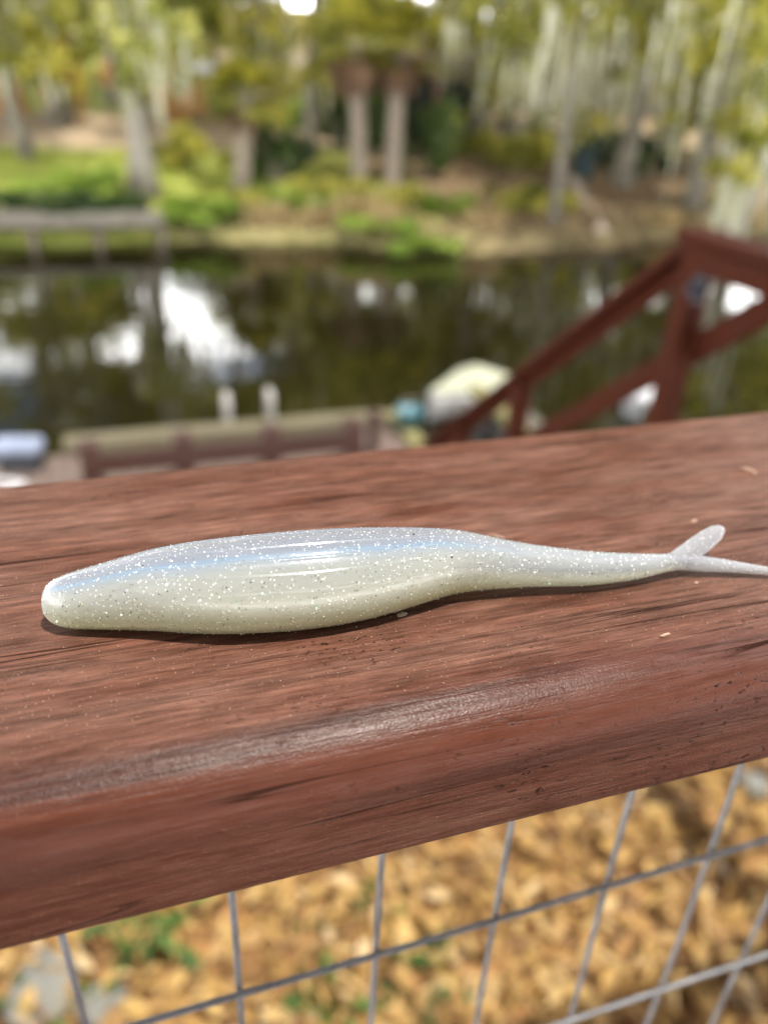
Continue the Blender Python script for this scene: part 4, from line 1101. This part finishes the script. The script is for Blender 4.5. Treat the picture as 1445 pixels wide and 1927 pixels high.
# shrubs -----------------------------------------------------------------
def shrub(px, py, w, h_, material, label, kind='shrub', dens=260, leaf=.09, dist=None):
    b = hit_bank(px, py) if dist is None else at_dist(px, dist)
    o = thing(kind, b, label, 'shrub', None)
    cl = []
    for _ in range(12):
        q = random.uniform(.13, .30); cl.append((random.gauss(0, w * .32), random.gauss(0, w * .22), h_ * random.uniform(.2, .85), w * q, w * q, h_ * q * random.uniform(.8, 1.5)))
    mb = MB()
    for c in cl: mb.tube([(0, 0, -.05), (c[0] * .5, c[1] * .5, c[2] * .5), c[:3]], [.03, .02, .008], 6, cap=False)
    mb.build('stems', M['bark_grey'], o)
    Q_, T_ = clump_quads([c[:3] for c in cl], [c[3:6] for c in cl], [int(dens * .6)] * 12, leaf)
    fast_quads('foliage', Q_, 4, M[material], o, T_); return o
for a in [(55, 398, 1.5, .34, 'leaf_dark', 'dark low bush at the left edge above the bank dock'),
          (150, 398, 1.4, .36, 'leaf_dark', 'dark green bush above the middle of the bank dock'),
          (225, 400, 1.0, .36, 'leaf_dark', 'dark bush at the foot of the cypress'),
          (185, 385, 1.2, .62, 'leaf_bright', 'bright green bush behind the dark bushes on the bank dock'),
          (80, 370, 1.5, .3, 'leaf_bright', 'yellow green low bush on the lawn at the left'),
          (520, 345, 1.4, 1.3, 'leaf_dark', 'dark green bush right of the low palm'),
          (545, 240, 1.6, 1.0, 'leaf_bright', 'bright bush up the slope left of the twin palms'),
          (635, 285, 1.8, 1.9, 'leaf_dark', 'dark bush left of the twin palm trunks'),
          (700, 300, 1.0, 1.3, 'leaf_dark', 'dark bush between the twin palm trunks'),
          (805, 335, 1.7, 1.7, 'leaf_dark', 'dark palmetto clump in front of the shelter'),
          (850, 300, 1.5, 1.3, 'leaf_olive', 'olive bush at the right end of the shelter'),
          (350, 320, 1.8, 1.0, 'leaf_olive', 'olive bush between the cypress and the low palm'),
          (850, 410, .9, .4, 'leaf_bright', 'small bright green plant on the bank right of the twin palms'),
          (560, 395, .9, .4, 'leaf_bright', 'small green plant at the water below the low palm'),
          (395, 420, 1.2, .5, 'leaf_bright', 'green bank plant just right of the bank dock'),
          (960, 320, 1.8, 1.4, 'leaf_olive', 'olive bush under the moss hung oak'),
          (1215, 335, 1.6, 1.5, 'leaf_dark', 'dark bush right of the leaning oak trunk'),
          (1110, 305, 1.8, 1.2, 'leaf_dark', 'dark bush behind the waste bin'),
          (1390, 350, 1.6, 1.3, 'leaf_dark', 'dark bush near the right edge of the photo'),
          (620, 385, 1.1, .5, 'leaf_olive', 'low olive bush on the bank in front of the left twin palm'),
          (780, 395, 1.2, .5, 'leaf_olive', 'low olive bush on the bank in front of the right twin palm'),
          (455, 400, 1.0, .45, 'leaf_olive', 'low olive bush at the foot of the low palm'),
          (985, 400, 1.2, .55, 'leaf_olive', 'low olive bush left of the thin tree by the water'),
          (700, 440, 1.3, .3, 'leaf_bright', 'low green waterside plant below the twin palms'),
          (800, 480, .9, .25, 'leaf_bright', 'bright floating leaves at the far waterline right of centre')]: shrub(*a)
for a in [(345, 225, 1.3, 1.1, 'leaf_autumn', 'orange bush beside the white capped garden post'),
          (140, 230, 1.3, 2.6, 'leaf_autumn', 'tall peach coloured bush near the left edge'),
          (285, 215, 1.6, 2.7, 'leaf_autumn', 'pale peach bush behind the cypress trunk'),
          (15, 230, 1.0, 1.8, 'leaf_autumn', 'orange bush at the very left edge')]: shrub(*a)

# reeds along the water
def reeds(px, py, w, h_, label, cnt=150):
    b = hit_bank(px, py); o = thing('reed_clump', b, label, 'reeds', 'dry reeds along the far waterline'); out = []
    for _ in range(cnt):
        x = random.gauss(0, w * .4); y = random.gauss(0, .12); hh = h_ * random.uniform(.5, 1.1); a = random.random() * 6.28; u = np.array([math.cos(a), math.sin(a), 0]) * .022
        p0 = np.array([x, y, -.05]); lean = np.array([random.gauss(0, .16), random.gauss(0, .16), 0]) * hh; p1 = p0 + lean * .4 + [0, 0, hh * .6]; p2 = p0 + lean + [0, 0, hh]
        out.append([p0 - u, p0 + u, p1 + u * .8, p1 - u * .8]); out.append([p1 - u * .8, p1 + u * .8, p2 + u * .1, p2 - u * .1])
    tag(fast_quads('stalks', np.array(out), 4, M['reed'], o, rng.uniform(0, 1, len(out))), kind='stuff')
for a in [(520, 428, .8, .55, 'dry reeds at the water below the low palm'), (600, 425, .6, .4, 'short dry reeds left of the twin palms'), (675, 418, .8, .65, 'tall dry reeds below the left twin palm'),
          (735, 440, .7, .6, 'dry reeds below the right twin palm'), (905, 425, .9, .5, 'dry reeds on the bank below the shelter'), (1235, 420, 1.0, .4, 'dry reeds beside the long plank'), (1390, 425, .8, .5, 'dry reeds at the right edge of the photo')]: reeds(*a)

# lawn grass and fallen leaves on the far bank
def blades(n_, xr, dr, h_, w):
    x = rng.uniform(*xr, n_); y = np.array([shore_y(a) for a in x]) + rng.uniform(*dr, n_)
    z = np.array([bank_z(a, b_) for a, b_ in zip(x, y)]); a = rng.uniform(0, 6.28, n_)
    u = np.stack([np.cos(a), np.sin(a), 0 * a], 1) * w; p0 = np.stack([x, y, z - .01], 1)
    tip = p0 + np.stack([rng.normal(0, .05, n_), rng.normal(0, .05, n_), h_ * rng.uniform(.5, 1.2, n_)], 1)
    return np.stack([p0 - u, p0 + u, tip + u * .1, tip - u * .1], 1)
Q = np.concatenate([blades(12000, (-7, .6), (.5, 9), .13, .012), blades(9000, (.6, 6.5), (1.6, 9), .13, .012)])
tag(fast_quads('lawn_grass', Q, 4, M['grass'], None, np.clip(rng.normal(.5, .25, len(Q)), 0, 1)), kind='stuff')
def bank_leaf_z(x, y): return bank_z(x, y)
Q = leaf_strip(9000, (5, 17), (14.6, 24), bank_leaf_z, .10, .2, .05); Q = Q
tn = np.clip(rng.normal(.5, .25, 9000), 0, 1); tag(fast_quads('bank_leaves', Q, 4, M['bank_litter'], None, np.concatenate([tn, tn])), kind='stuff')
